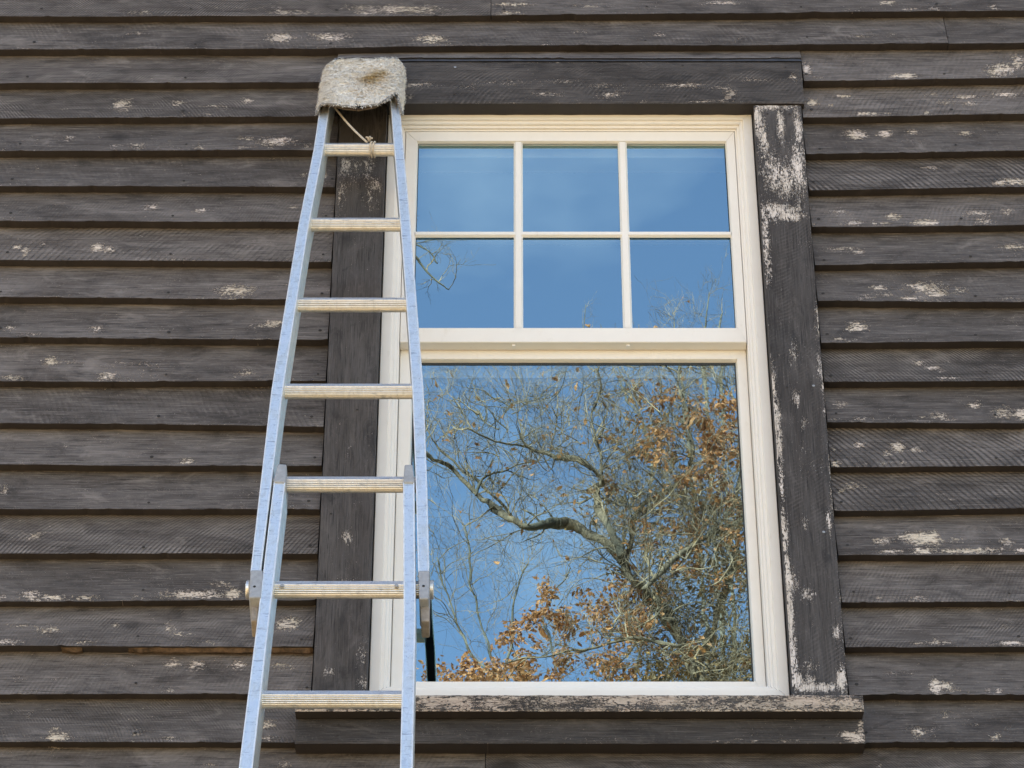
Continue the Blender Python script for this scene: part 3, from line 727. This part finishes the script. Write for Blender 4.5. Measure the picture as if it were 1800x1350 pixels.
# tapering caps on the lower section
def block(name, quad, d0, d1, mat, bevel=.002, parent=ladder):
    """quad: 4 px corners (tl,tr,br,bl) on the ladder face, extruded d0..d1 behind the face"""
    mb = MB(); pts = [LP(*q) for q in quad]
    vs = [L3(x, s_, d0) for x, s_ in pts] + [L3(x, s_, d1) for x, s_ in pts]
    mb.add(vs, [(0, 1, 2, 3), (7, 6, 5, 4), (0, 4, 5, 1), (1, 5, 6, 2), (2, 6, 7, 3), (3, 7, 4, 0)])
    return lpart(mb.build(name, mat, bevel=bevel), parent)
block('rail_cap', [(488, 816), (504, 817), (502, 849), (480.5, 848)], -.0015, .068, M_CAP, .003)
block('rail_cap', [(711, 817), (725.5, 817), (729, 849), (708.5, 849)], -.0015, .068, M_CAP, .003)
for (q, lug, hole, hole2) in (([(440.5, 1003), (462, 1003), (459, 1052), (437.5, 1052)], [(441, 1051), (453.5, 1051), (451.5, 1078), (440, 1078)], (447.5, 1033), (448.5, 1062)),
                       ([(735.5, 1004), (755.5, 1004), (754, 1054), (737, 1054)], [(738.5, 1053), (755, 1053), (754.5, 1079), (740, 1079)], (744.5, 1032), (746.5, 1060))):
    b = block('hook_bracket', q, -.0025, .068, M_CAP, .003)
    l = block('lug', lug, .018, .060, M_LUG, .003, b)
    mb = MB(); x, s_ = LP(*hole); c = L3(x, s_, -.0030); mb.tube([c + LN * .0003, c - LN * .004], .0026, 12); lpart(mb.build('pin_hole', M_HOLE), b); mb = MB()
    x, s_ = LP(hole2[0], hole2[1], .018); c = L3(x, s_, .0178); mb.tube([c, c - LN * .004], .0026, 12)
    lpart(mb.build('pin_hole', M_HOLE), b)
# rung extends through the brackets: washers round its two ends
for (xa_, xb_) in ((433, 440), (754.5, 762)):
    mb = MB(); x0, s_ = LP(xa_, 1037, .033); x1, _ = LP(xb_, 1037, .033)
    mb.tube([L3(x0, s_, .033), L3(x1, s_, .033)], .0182, 28); lpart(mb.build('rung_end', M_RUNG, bevel=.002))

# ------------------------------------------------------------------ fleece mitt over the ladder top
def fleece():
    m = NT('dirty_fleece'); P = m.pos(); st_ = m.attr('stain'); dk = m.attr('dark')
    n1 = m.noise(m.scale(P, (90, 90, 170)), 1.0, 4, .6, 1.5); n2 = m.noise(P, 35, 4)
    c = m.mixc(m.rng(n2, .35, .65), (.95, .92, .86, 1), (.90, .86, .79, 1))
    c = m.mixc(m.math('MULTIPLY', m.rng(n1, .58, .42), .16), c, (.40, .36, .31, 1))
    c = m.mixc(m.math('MULTIPLY', st_, m.rng(n2, .3, .6, .5, 1)), c, (.48, .34, .16, 1))
    c = m.mixc(m.math('MULTIPLY', dk, m.rng(m.noise(P, 120, 3, .6, 1), .46, .56)), c, (.10, .085, .07, 1))
    return m.out(c, .95, 0, m.bump(n1, .004, .9), **{'Specular IOR Level': .1})
M_FLEECE = fleece(); M_HEM = simple('grey_hem', (.20, .20, .20), .85, bump=.001, scale=200, var=.2)
M_LINING = simple('tan_lining', (.22, .17, .13), .9, var=.3, scale=30, bump=.002)
PCX = (LP(557, 150)[0] + LP(714, 150)[0]) / 2
PH = (LP(712, 160, -.03)[0] - LP(556, 160, -.03)[0]) / 2
FRONT, BACK = -.026, .092          # depth range along -LN
s_top = LP(633, 95, -.026)[1]
def hem_s(a):
    """height of the lower hem around the sleeve: a=0 front centre, +-pi back centre (measured)"""
    x = math.sin(a); f = math.cos(a)
    fr_px = [(556, 188), (566, 182), (578, 179), (600, 182), (618, 186), (632, 189), (645, 185), (660, 176), (675, 165), (688, 160), (700, 164), (708, 180), (713, 195)]
    bk_px = [(556, 198), (583, 206), (600, 199), (618, 193), (640, 192), (662, 196), (690, 206), (713, 201)]
    px = 634.5 + x * 78.5
    yf = np.interp(px, [p[0] for p in fr_px], [p[1] for p in fr_px]); yb = np.interp(px, [p[0] for p in bk_px], [p[1] for p in bk_px])
    sf = LP(px, yf, FRONT)[1]; sb = LP(px, yb, BACK)[1]
    t = min(1, max(0, (0.35 - f) / .7)); t = t * t * (3 - 2 * t)
    return sf * (1 - t) + sb * t
NA, NS = 220, 74
pv = []; pst = []; pdk = []
stains = [(W(650, 135, -.15).x, 6.0, .0, 0)]
def gsp(px, py, X, S, rx, ry):
    x, s_ = LP(px, py, FRONT); return math.exp(-((X - x) / rx) ** 2 - ((S - s_) / ry) ** 2)
def pad_point(a, t, off=0.0):
    x = math.sin(a); f = math.cos(a)
    e = .42
    ex = math.copysign(abs(x) ** e, x); ef = math.copysign(abs(f) ** e, f)
    hs = hem_s(math.atan2(ex, ef) if False else a)
    st_ = s_top + (.006 * ex) + .002 * math.sin(9 * a)
    s_ = hs + (st_ - hs) * t
    k = 1.0
    if t > .78: k = math.sqrt(max(0.0, 1 - ((t - .78) / .22) ** 2)) * .34 + .66 if t < .999 else .0
    if t > .84:
        q = (t - .84) / .16; k = (1 - q ** 3.2) ** .30 if q < 1 else 0
    wd = (PH - .006) * (1.0 - .015 * t) * k; dc = (FRONT + BACK) / 2; dd = (BACK - FRONT) / 2 * k
    X = PCX + ex * wd + .003 * t; dpt = dc - ef * dd
    p = L3(X, s_, dpt)
    n_ = Vector((ex, 0, 0)) + LN * ef + LU * (.2 + 2.0 * max(0, t - .8)); n_.normalize()
    lump = nz(p.x * 11, p.y * 11, p.z * 9 + 4) * .005 + nz(p.x * 26, p.y * 26, p.z * 26) * .0045 + nz(p.x * 80, p.y * 80, p.z * 110) * .0032
    return p + n_ * (lump + off), n_, X, s_
for j in range(NS + 1):
    for k in range(NA):
        p, n_, X, S = pad_point(2 * math.pi * k / NA, j / NS)
        pv.append(tuple(p)); fr = 1 if math.cos(2 * math.pi * k / NA) > 0 else 0
        pst.append(min(1, fr * (gsp(650, 140, X, S, .035, .04) + 1.0 * gsp(672, 128, X, S, .018, .022) + .6 * gsp(640, 165, X, S, .025, .02))))
        pdk.append(min(1, fr * (gsp(648, 142, X, S, .012, .007) + gsp(660, 136, X, S, .006, .012) + gsp(637, 172, X, S, .010, .006) + .8 * gsp(622, 125, X, S, .022, .004) + gsp(628, 188, X, S, .006, .010) + .6 * gsp(640, 150, X, S, .03, .02))))
pm = MB()
pm.add(pv, [(j * NA + k, j * NA + (k + 1) % NA, (j + 1) * NA + (k + 1) % NA, (j + 1) * NA + k) for j in range(NS) for k in range(NA)], 0, stain=pst, dark=pdk)
padroot = tag(empty('ladder_mitt', L3(PCX, s_top, .04)), 'dirty cream fleece mitt pulled over the top of the ladder', 'ladder cover')
def ppart(o): o.parent = padroot; o.matrix_parent_inverse = padroot.matrix_basis.inverted(); return o
cov = ppart(pm.build('fleece_cover', M_FLEECE, smooth=True))
# curly tufts
tf = MB()
for q in range(8500):
    a = random.uniform(-math.pi, math.pi) if q % 4 == 0 else random.uniform(-1.75, 1.75); t = random.uniform(.0, .985)
    if q % 5 < 3: u_ = random.uniform(-.98, .98); a = math.asin(math.copysign(abs(u_) ** (1 / .42), u_))
    p, n_, X, S = pad_point(a, t, -.0005)
    if math.cos(a) < -.3 and q % 3: continue
    dr = (Vector((random.gauss(0, 1), random.gauss(0, .6), random.gauss(-.5, .8)))); dr = (dr - n_ * dr.dot(n_)).normalized()
    L = random.uniform(.005, .012); w = .0015
    sd = n_.cross(dr).normalized() * w
    pts = [p, p + n_ * L * .17 + dr * L * .3, p + n_ * L * .20 + dr * L * .9, p + n_ * L * .02 + dr * L * 1.2]
    fr = 1 if math.cos(a) > 0 else 0
    s1 = min(1, fr * (gsp(650, 140, X, S, .035, .04) + 1.0 * gsp(672, 128, X, S, .018, .022)))
    d1 = min(1, fr * (gsp(648, 142, X, S, .012, .007) + gsp(660, 136, X, S, .006, .012) + gsp(637, 172, X, S, .010, .006) + .8 * gsp(622, 125, X, S, .022, .004) + gsp(628, 188, X, S, .006, .010)))
    vs = []
    for i, c in enumerate(pts):
        ww = 1 - .28 * i; vs += [c - sd * ww, c + sd * ww]
    tf.add(vs, [(0, 1, 3, 2), (2, 3, 5, 4), (4, 5, 7, 6)], 0, stain=s1, dark=d1)
o = ppart(tf.build('fleece_curls', M_FLEECE)); o['kind'] = 'stuff'
# hem piping and inner lining
hp = [pad_point(2 * math.pi * k / 120, 0.0, .0005)[0] for k in range(121)]
hm = MB(); hm.tube(hp, .0026, 8, cap=False); ppart(hm.build('hem', M_HEM, smooth=True))
ln = MB(); lv = []
for j in range(11):
    for k in range(80):
        p, n_, X, S = pad_point(2 * math.pi * k / 80, j / 10 * .7, -.009); lv.append(tuple(p))
ln.add(lv, [(j * 80 + k, (j + 1) * 80 + k, (j + 1) * 80 + (k + 1) % 80, j * 80 + (k + 1) % 80) for j in range(10) for k in range(80)])
ppart(ln.build('lining', M_LINING, smooth=True))
th_ = MB()
c = Vector(L3(*LP(630, 190, FRONT - .012), FRONT - .012))
for k in range(7):
    a = k * 1.1; e = c + Vector((math.cos(a), -.4, math.sin(a))) * random.uniform(.006, .014)
    th_.tube([c, (c + e) / 2 + Vector((0, -.003, .002)), e], .0009, 5)
ppart(th_.build('stitching_knot', M_HOLE))

# cord from the mitt down to the first rung
cord = MB(); a = Vector(L3(*LP(587, 187, 0.01), .01)); b = Vector(L3(*LP(645, 250, .014), .014))
pts = [a + (b - a) * t + Vector((0, 0, -.006 * math.sin(t * math.pi))) for t in np.linspace(0, 1, 10)]
cord.tube(pts, .0026, 7)
x, s_ = LP(655, 263, .033)
for off in (-.0035, .0035):
    c = L3(x + off, s_, .033); lp_ = []
    for k in range(25):
        an = 2 * math.pi * k / 24; lp_.append(c + (LN * math.cos(an) + LU * math.sin(an)) * .0182 + Vector((.002 * math.sin(an * 2), 0, 0)))
    cord.tube(lp_, .0022, 6, cap=False)
kc = L3(x - .008, s_ + .016, .020)
for k in range(5):
    d = Vector((random.uniform(-.010, .006), -.006, random.uniform(-.004, .010)))
    cord.tube([kc, kc + d * .6 + Vector((0, -.002, .004)), kc + d * 1.2], .0024, 6)
tag(cord.build('tie_cord', M_ROPE, smooth=True), 'thin tan cord running from under the fleece mitt and knotted round the top rung', 'cord')

# ------------------------------------------------------------------ ground
def groundmat():
    m = NT('leaf_littered_grass'); P = m.pos()
    a = m.noise(P, .5, 5); b = m.noise(P, 12, 5, .7)
    c = m.mixc(m.rng(a, .4, .6), (.30, .22, .13, 1), (.18, .17, .08, 1)); c = m.mixc(m.rng(b, .45, .65), c, (.44, .32, .19, 1))
    return m.out(c, .95, 0, m.bump(b, .03))
g = MB(); N = 60; S_ = 400
vs = [((i / N - .5) * S_, (j / N - .5) * S_, -.02 + (0 if abs(i / N - .5) < .05 and abs(j / N - .5) < .05 else nz(i * .2, j * .2, 0) * .6 - .2)) for j in range(N + 1) for i in range(N + 1)]
g.add(vs, [(j * (N + 1) + i, j * (N + 1) + i + 1, (j + 1) * (N + 1) + i + 1, (j + 1) * (N + 1) + i) for j in range(N) for i in range(N)])
tag(g.build('ground', groundmat(), smooth=True), kind='structure')

# ------------------------------------------------------------------ trees behind the camera, seen in the glass
def bark(name, a, b):
    m = NT(name); P = m.pos(); n1 = m.noise(m.scale(P, (9, 9, 4)), 1.0, 5, .65, .6); n2 = m.noise(P, 2.2, 3)
    c = m.mixc(m.rng(n1, .38, .6), a, b); c = m.mixc(m.rng(n2, .5, .62, 0, .8), c, (.06, .055, .045, 1))
    return m.out(c, .9, 0, m.bump(n1, .01))
M_BARK = bark('grey_oak_bark', (.035, .026, .02, 1), (.17, .13, .095, 1))
M_DKBARK = bark('dark_bark', (.05, .045, .04, 1), (.14, .13, .11, 1))
M_TWIG = bark('pale_twig_bark', (.050, .035, .024, 1), (.29, .215, .15, 1))
def leafmat(name, cols):
    m = NT(name); c_ = m.attr('leafc', True); s = m.n('ShaderNodeSeparateXYZ'); m.set(s.inputs[0], c_)
    ramp = m.n('ShaderNodeValToRGB'); el = ramp.color_ramp.elements
    el[0].position = 0; el[0].color = cols[0] + (1,); el[1].position = 1; el[1].color = cols[-1] + (1,)
    for i, c in enumerate(cols[1:-1]): e = el.new((i + 1) / (len(cols) - 1)); e.color = c + (1,)
    m.set(ramp.inputs[0], s.outputs[0]); n1 = m.noise(m.pos(), 40, 3)
    c = m.mixc(m.rng(n1, .4, .7, 0, .4), ramp.outputs[0], (.10, .06, .03, 1))
    m.out(c, .6); t = m.t
    tl = t.nodes.new('ShaderNodeBsdfTranslucent'); m.set(tl.inputs[0], c); mxs = t.nodes.new('ShaderNodeMixShader'); mxs.inputs[0].default_value = .35
    t.links.new(m.b.outputs[0], mxs.inputs[1]); t.links.new(tl.outputs[0], mxs.inputs[2]); t.links.new(mxs.outputs[0], t.nodes['Material Output'].inputs['Surface'])
    return m.mat
M_OAKLEAF = leafmat('brown_oak_leaf', [(.17, .07, .035), (.42, .17, .07), (.58, .27, .115), (.32, .155, .08)])
M_OLIVE = leafmat('olive_tan_leaf', [(.15, .095, .05), (.25, .165, .085), (.38, .225, .10), (.50, .29, .10)])
LEAF = [(0, 0), (.16, .12), (.10, .24), (.30, .34), (.18, .48), (.32, .62), (.16, .74), (.14, .92), (0, 1.05), (-.14, .92), (-.16, .74), (-.32, .62), (-.18, .48), (-.30, .34), (-.10, .24), (-.16, .12)]
def leaf(mb, p, size, drop=.5):
    d = Vector((random.gauss(0, 1), random.gauss(0, 1), random.gauss(-drop, .8))).normalized()
    u = d.orthogonal().normalized(); u = (u * math.cos(r_ := random.uniform(0, 6.28)) + d.cross(u) * math.sin(r_)); n_ = d.cross(u)
    fold = random.uniform(.2, .7)
    vs = [p + d * (y * size) + u * (x * size) + n_ * (abs(x) * fold * size + math.sin(y * 2.2) * .16 * size) for x, y in LEAF]
    c = (random.random(), 0, 0)
    mb.add(vs, [(0, 1, 2, 14, 15), (2, 3, 4, 12, 13, 14), (4, 5, 6, 10, 11, 12), (6, 7, 8, 9, 10)], 0, leafc=c)

def wander(p, d, L, r0, r1, n, jit, lift=0.0):
    pts = [Vector(p)]; rs = [r0]; d = Vector(d).normalized()
    for i in range(n):
        d = (d + Vector((random.gauss(0, jit), random.gauss(0, jit), random.gauss(lift, jit)))).normalized()
        pts.append(pts[-1] + d * (L / n)); rs.append(r0 + (r1 - r0) * (i + 1) / n)
    return pts, rs, d
def twigs(mb, p, d, L, r, depth, lift=.04, tips=None, jit=.2):
    pts, rs, _ = wander(p, d, L, r, max(.0011, r * .35), 6 if depth else 4, jit, lift)
    mb.tube(pts, rs, 4 if depth > 1 else 3, cap=False)
    if tips is not None and depth == 0: tips.append(pts[-1])
    if depth == 0: return
    nb = random.randint(3, 5)
    for k in range(nb):
        i = random.randint(1, len(pts) - 1)
        dd = (pts[i] - pts[i - 1]).normalized()
        side_ = Vector((random.gauss(0, 1), random.gauss(0, .8), random.gauss(.1, 1))); side_ = (side_ - dd * side_.dot(dd)).normalized()
        nd = (dd * random.uniform(.4, 1) + side_ * random.uniform(.5, 1.1)).normalized()
        twigs(mb, pts[i], nd, L * random.uniform(.42, .72), rs[i] * .62, depth - 1, lift, tips, jit)
def limb(mb, tw, pix, Y, w0, w1, n_tw=10, Ltw=.7, dy=0.0, up=.6, depth=2, tips=None, tilt=0.0, rt=.007):
    k = len(pix); raw = [PR(x, y, Y + dy * math.sin(i * 1.3 + 1) , tilt) for i, (x, y) in enumerate(pix)]
    # Catmull-Rom
    pts = []
    for i in range(k - 1):
        a, b, c, d = raw[max(i - 1, 0)], raw[i], raw[i + 1], raw[min(i + 2, k - 1)]
        for q in range(5):
            t = q / 5; pts.append(.5 * ((2 * b) + (c - a) * t + (2 * a - 5 * b + 4 * c - d) * t * t + (3 * b - a - 3 * c + d) * t ** 3))
    pts.append(raw[-1]); n_ = len(pts)
    pts = [p + Vector((nz(i * .6, Y, 1), nz(i * .6, Y, 5), nz(i * .6, Y, 8))) * w1 * .8 for i, p in enumerate(pts)]
    rs = [(w0 + (w1 - w0) * i / (n_ - 1)) / 2 for i in range(n_)]
    mb.tube(pts, rs, 9)
    for q in range(n_tw):
        i = random.randint(1, n_ - 1); dd = (pts[i] - pts[i - 1]).normalized()
        s_ = Vector((random.gauss(0, .8), random.gauss(0, .6), random.gauss(up, .7))).normalized()
        twigs(tw, pts[i], (dd * .5 + s_).normalized(), Ltw * random.uniform(.5, 1.2), min(rs[i] * .7, rt * random.uniform(.6, 1.2)), depth, .05, tips)
    return pts, rs

OY = -14.0
PM = 1 / 212.0      # metres per photo pixel at that distance
random.seed(31)
oak = tag(empty('oak_tree', (2.0, OY, 0)), 'oak holding brown leaves, mirrored in the large lower window pane', 'tree')
def tpart(o, root): o.parent = root; o.matrix_parent_inverse = root.matrix_basis.inverted(); return o
tr, tw, lf, ol = MB(), MB(), MB(), MB(); tips = []
base = Vector((2.3, OY - .4, -.1)); j0 = PR(1330, 1420, OY)
tr.tube([base, base + Vector((.05, 0, 2)), base + Vector((-.05, .1, 5)), j0 + Vector((.15, 0, -1.5)), j0], [.30, .22, .19, .14, .10], 12)
A, _ = limb(tr, tw, [(1330, 1420), (1270, 1290), (1225, 1180), (1190, 1110), (1150, 1055), (1108, 1015), (1090, 965)], OY, 30 * PM, 15 * PM, 40, .8, .1, .7, 3, tips)
limb(tr, tw, [(1098, 985), (1070, 958), (1035, 935), (1000, 918), (965, 915), (930, 919), (885, 897), (843, 868), (800, 826), (768, 806), (735, 788), (690, 770), (640, 730)], OY, 17 * PM, 6 * PM, 24, .7, .15, .9, 3, tips)
limb(tr, tw, [(1092, 975), (1070, 925), (1052, 890), (1047, 862), (1060, 850), (1045, 822), (1012, 803), (965, 798), (925, 782), (880, 770), (820, 750)], OY + .3, 13 * PM, 4 * PM, 26, .65, .15, .5, 3, tips)
limb(tr, tw, [(1052, 860), (1058, 820), (1052, 770), (1046, 730), (1056, 680), (1050, 640)], OY + .3, 6 * PM, 2.5 * PM, 18, .6, .1, .4, 3, tips)
limb(tr, tw, [(1100, 990), (1112, 930), (1128, 890), (1160, 868), (1200, 835), (1215, 780), (1205, 720), (1190, 670), (1200, 630)], OY - .3, 13 * PM, 4 * PM, 36, .75, .15, .4, 3, tips)
limb(tr, tw, [(1130, 1040), (1170, 990), (1230, 950), (1290, 920), (1350, 860), (1380, 780)], OY + .4, 11 * PM, 4 * PM, 32, .8, .15, .5, 3, tips)
limb(tr, tw, [(838, 868), (845, 845), (865, 832), (890, 828), (912, 812), (940, 805)], OY + .1, 6 * PM, 2.5 * PM, 10, .45, .05, .7, 2, tips)
limb(tr, tw, [(905, 905), (850, 850), (800, 812), (760, 770), (745, 730)], OY - .2, 5 * PM, 2.5 * PM, 14, .5, .05, .7, 2, tips)
limb(tr, tw, [(1225, 1180), (1260, 1080), (1290, 980), (1300, 880), (1310, 780), (1290, 690)], OY - .5, 12 * PM, 4 * PM, 30, .8, .1, .4, 3, tips)
limb(tr, tw, [(1200, 1130), (1120, 1120), (1040, 1130), (960, 1150), (890, 1160)], OY + .5, 7 * PM, 2.5 * PM, 22, .6, .1, .2, 2, tips)
limb(tr, tw, [(1330, 1420), (1440, 1200), (1500, 1000), (1540, 820)], OY - .3, 20 * PM, 6 * PM, 16, .9, .1, .4, 2, tips)
# fine high twigs reaching the top of the pane
for q in range(95):
    p = PR(random.uniform(735, 1320), random.uniform(690, 830), OY + random.uniform(-.8, .8))
    twigs(tw, p, (random.gauss(0, .5), random.gauss(0, .4), random.uniform(.2, 1)), random.uniform(.35, .7), .0052, 2, .06, tips)
for q in range(150):
    p = PR(random.uniform(1080, 1330), random.uniform(850, 1190), OY + random.uniform(-.8, .8))
    twigs(tw, p, (random.gauss(0, .8), random.gauss(0, .4), random.uniform(-.4, 1)), random.uniform(.3, .6), .006, 2, .0, tips)
# leaf clumps (photo pixel centre, spreads, count)
for (x, y, rx, ry, n_) in [(1150, 745, 45, 30, 90), (1235, 755, 40, 35, 110), (1285, 770, 30, 35, 90), (1120, 790, 30, 20, 40), (1255, 850, 45, 40, 110), (1290, 900, 30, 40, 60), (1160, 870, 50, 35, 50), (1190, 920, 50, 30, 50),
                           (975, 1055, 18, 24, 40), (1060, 1075, 50, 25, 80), (1000, 1090, 30, 25, 40), (1130, 1060, 30, 30, 60), (1100, 1110, 40, 30, 70), (925, 1120, 28, 26, 90), (905, 1165, 35, 22, 80), (985, 1150, 40, 30, 60), (820, 1175, 40, 20, 60), (780, 1195, 35, 14, 50),
                           (870, 1195, 60, 14, 80), (1180, 1150, 40, 30, 60), (1150, 700, 40, 20, 30), (1240, 690, 30, 20, 25), (1080, 1180, 50, 20, 60), (1110, 1030, 25, 12, 30), (1220, 1010, 50, 50, 60), (1400, 900, 60, 100, 80), (1380, 1100, 60, 100, 80)]:
    subs = [(random.gauss(x, rx * .8), random.gauss(y, ry * .8), random.gauss(0, .3)) for _ in range(max(3, n_ // 7))]
    for k in range(int(n_ * (4.6 if y < 1000 else 4.0))):
        cx_, cy_, cd_ = random.choice(subs)
        p = PR(random.gauss(cx_, 8), random.gauss(cy_, 9), OY + cd_ + random.gauss(0, .05)); leaf(lf, p, random.uniform(.030, .058))
for (x, y, rx, ry, n_) in [(1230, 950, 60, 60, 260), (1280, 1010, 40, 60, 240), (1200, 1040, 60, 50, 150), (1200, 1160, 70, 40, 380), (1270, 1180, 50, 30, 300), (1305, 1145, 22, 28, 120), (1220, 860, 60, 40, 160), (1080, 880, 50, 40, 60), (1150, 1190, 80, 20, 200), (1180, 800, 60, 50, 120), (1120, 960, 60, 50, 90), (1400, 1050, 70, 120, 200)]:
    for k in range(int(n_ * 2.0)):
        p = PR(random.gauss(x, rx * .75), random.gauss(y, ry * .75), OY - .6 + random.gauss(0, .4)); leaf(ol, p, random.uniform(.030, .055))
for k, p in enumerate(tips):
    if k % 34 == 0: leaf(lf, p, random.uniform(.04, .07))
tpart(tr.build('trunk', M_BARK, smooth=True), oak); tpart(tw.build('twigs', M_TWIG), oak)
tpart(lf.build('crown', M_OAKLEAF), oak)
o = tpart(ol.build('undergrowth_leaves', M_OLIVE), oak); o['label'] = 'small olive and yellow leaves on the right of the crown'

def bare(name_label, bx, by, tip_list, Y, tilt, wpx, n_tw, Ltw, group=None, dens=2):
    root = tag(empty('bare_tree', (bx, by, 0)), name_label, 'tree', group)
    t1, t2 = MB(), MB()
    for pix in tip_list:
        pts, rs = limb(t1, t2, pix, Y, wpx, wpx * .35, n_tw, Ltw, .05, .8, dens, None, tilt, .006)
    lowest = min((PR(p[0][0], p[0][1], Y, tilt) for p in tip_list), key=lambda v: v.z)
    t1.tube([(bx, by, -.1), (bx, by, lowest.z * .5), lowest], [wpx * 1.5, wpx * 1.1, wpx * .6], 10)
    for p in tip_list:
        a = PR(p[0][0], p[0][1], Y, tilt)
        if (a - lowest).length > .1: t1.tube([Vector((bx, by, lowest.z * .5)), (Vector((bx, by, lowest.z * .5)) + a) / 2 + Vector((0, .1, .2)), a], [wpx * .9, wpx * .7, wpx * .5], 8)
    tpart(t1.build('trunk', M_DKBARK, smooth=True), root); tpart(t2.build('crown', M_TWIG), root)
    return root
random.seed(5)
# farther pale bare tree, lower left of the pane
bare('slender pale bare tree mirrored low in the left of the big pane', -1.2, -24, [[(900, 1260), (880, 1200), (850, 1120), (830, 1040), (820, 960), (815, 920)], [(880, 1200), (830, 1150), (790, 1060), (770, 980)], [(880, 1210), (900, 1130), (905, 1050), (930, 990)], [(1000, 1260), (980, 1180), (960, 1090), (1000, 1000)]], -24, 0, .045, 14, 1.1)
# overhanging branch of a nearer tree, seen in the lower left upper pane
bare('near bare tree whose twigs hang into the lower left small pane', -4.2, -10, [[(560, 330), (620, 380), (680, 410), (735, 440), (765, 470)], [(680, 410), (720, 455), (760, 500), (790, 520)]], -10.5, TILT, .026, 8, .28)
# tops of farther trees above the meeting rail
bare('far bare tree with upright tips mirrored in the lower right small pane', 3.2, -30, [[(1235, 700), (1240, 600), (1243, 560), (1246, 515)], [(1190, 700), (1185, 610), (1178, 560)], [(1265, 700), (1262, 610), (1268, 555)]], -30, TILT, .045, 6, .8)
bare('far bare tree with one thin tip mirrored under the middle small pane', 0.9, -31, [[(1330, 1350), (1250, 1120), (1150, 900), (1065, 720), (1032, 620), (1022, 570), (1022, 535)], [(1150, 900), (1080, 720), (1060, 610), (1052, 575)]], -31, TILT, .03, 4, .5)
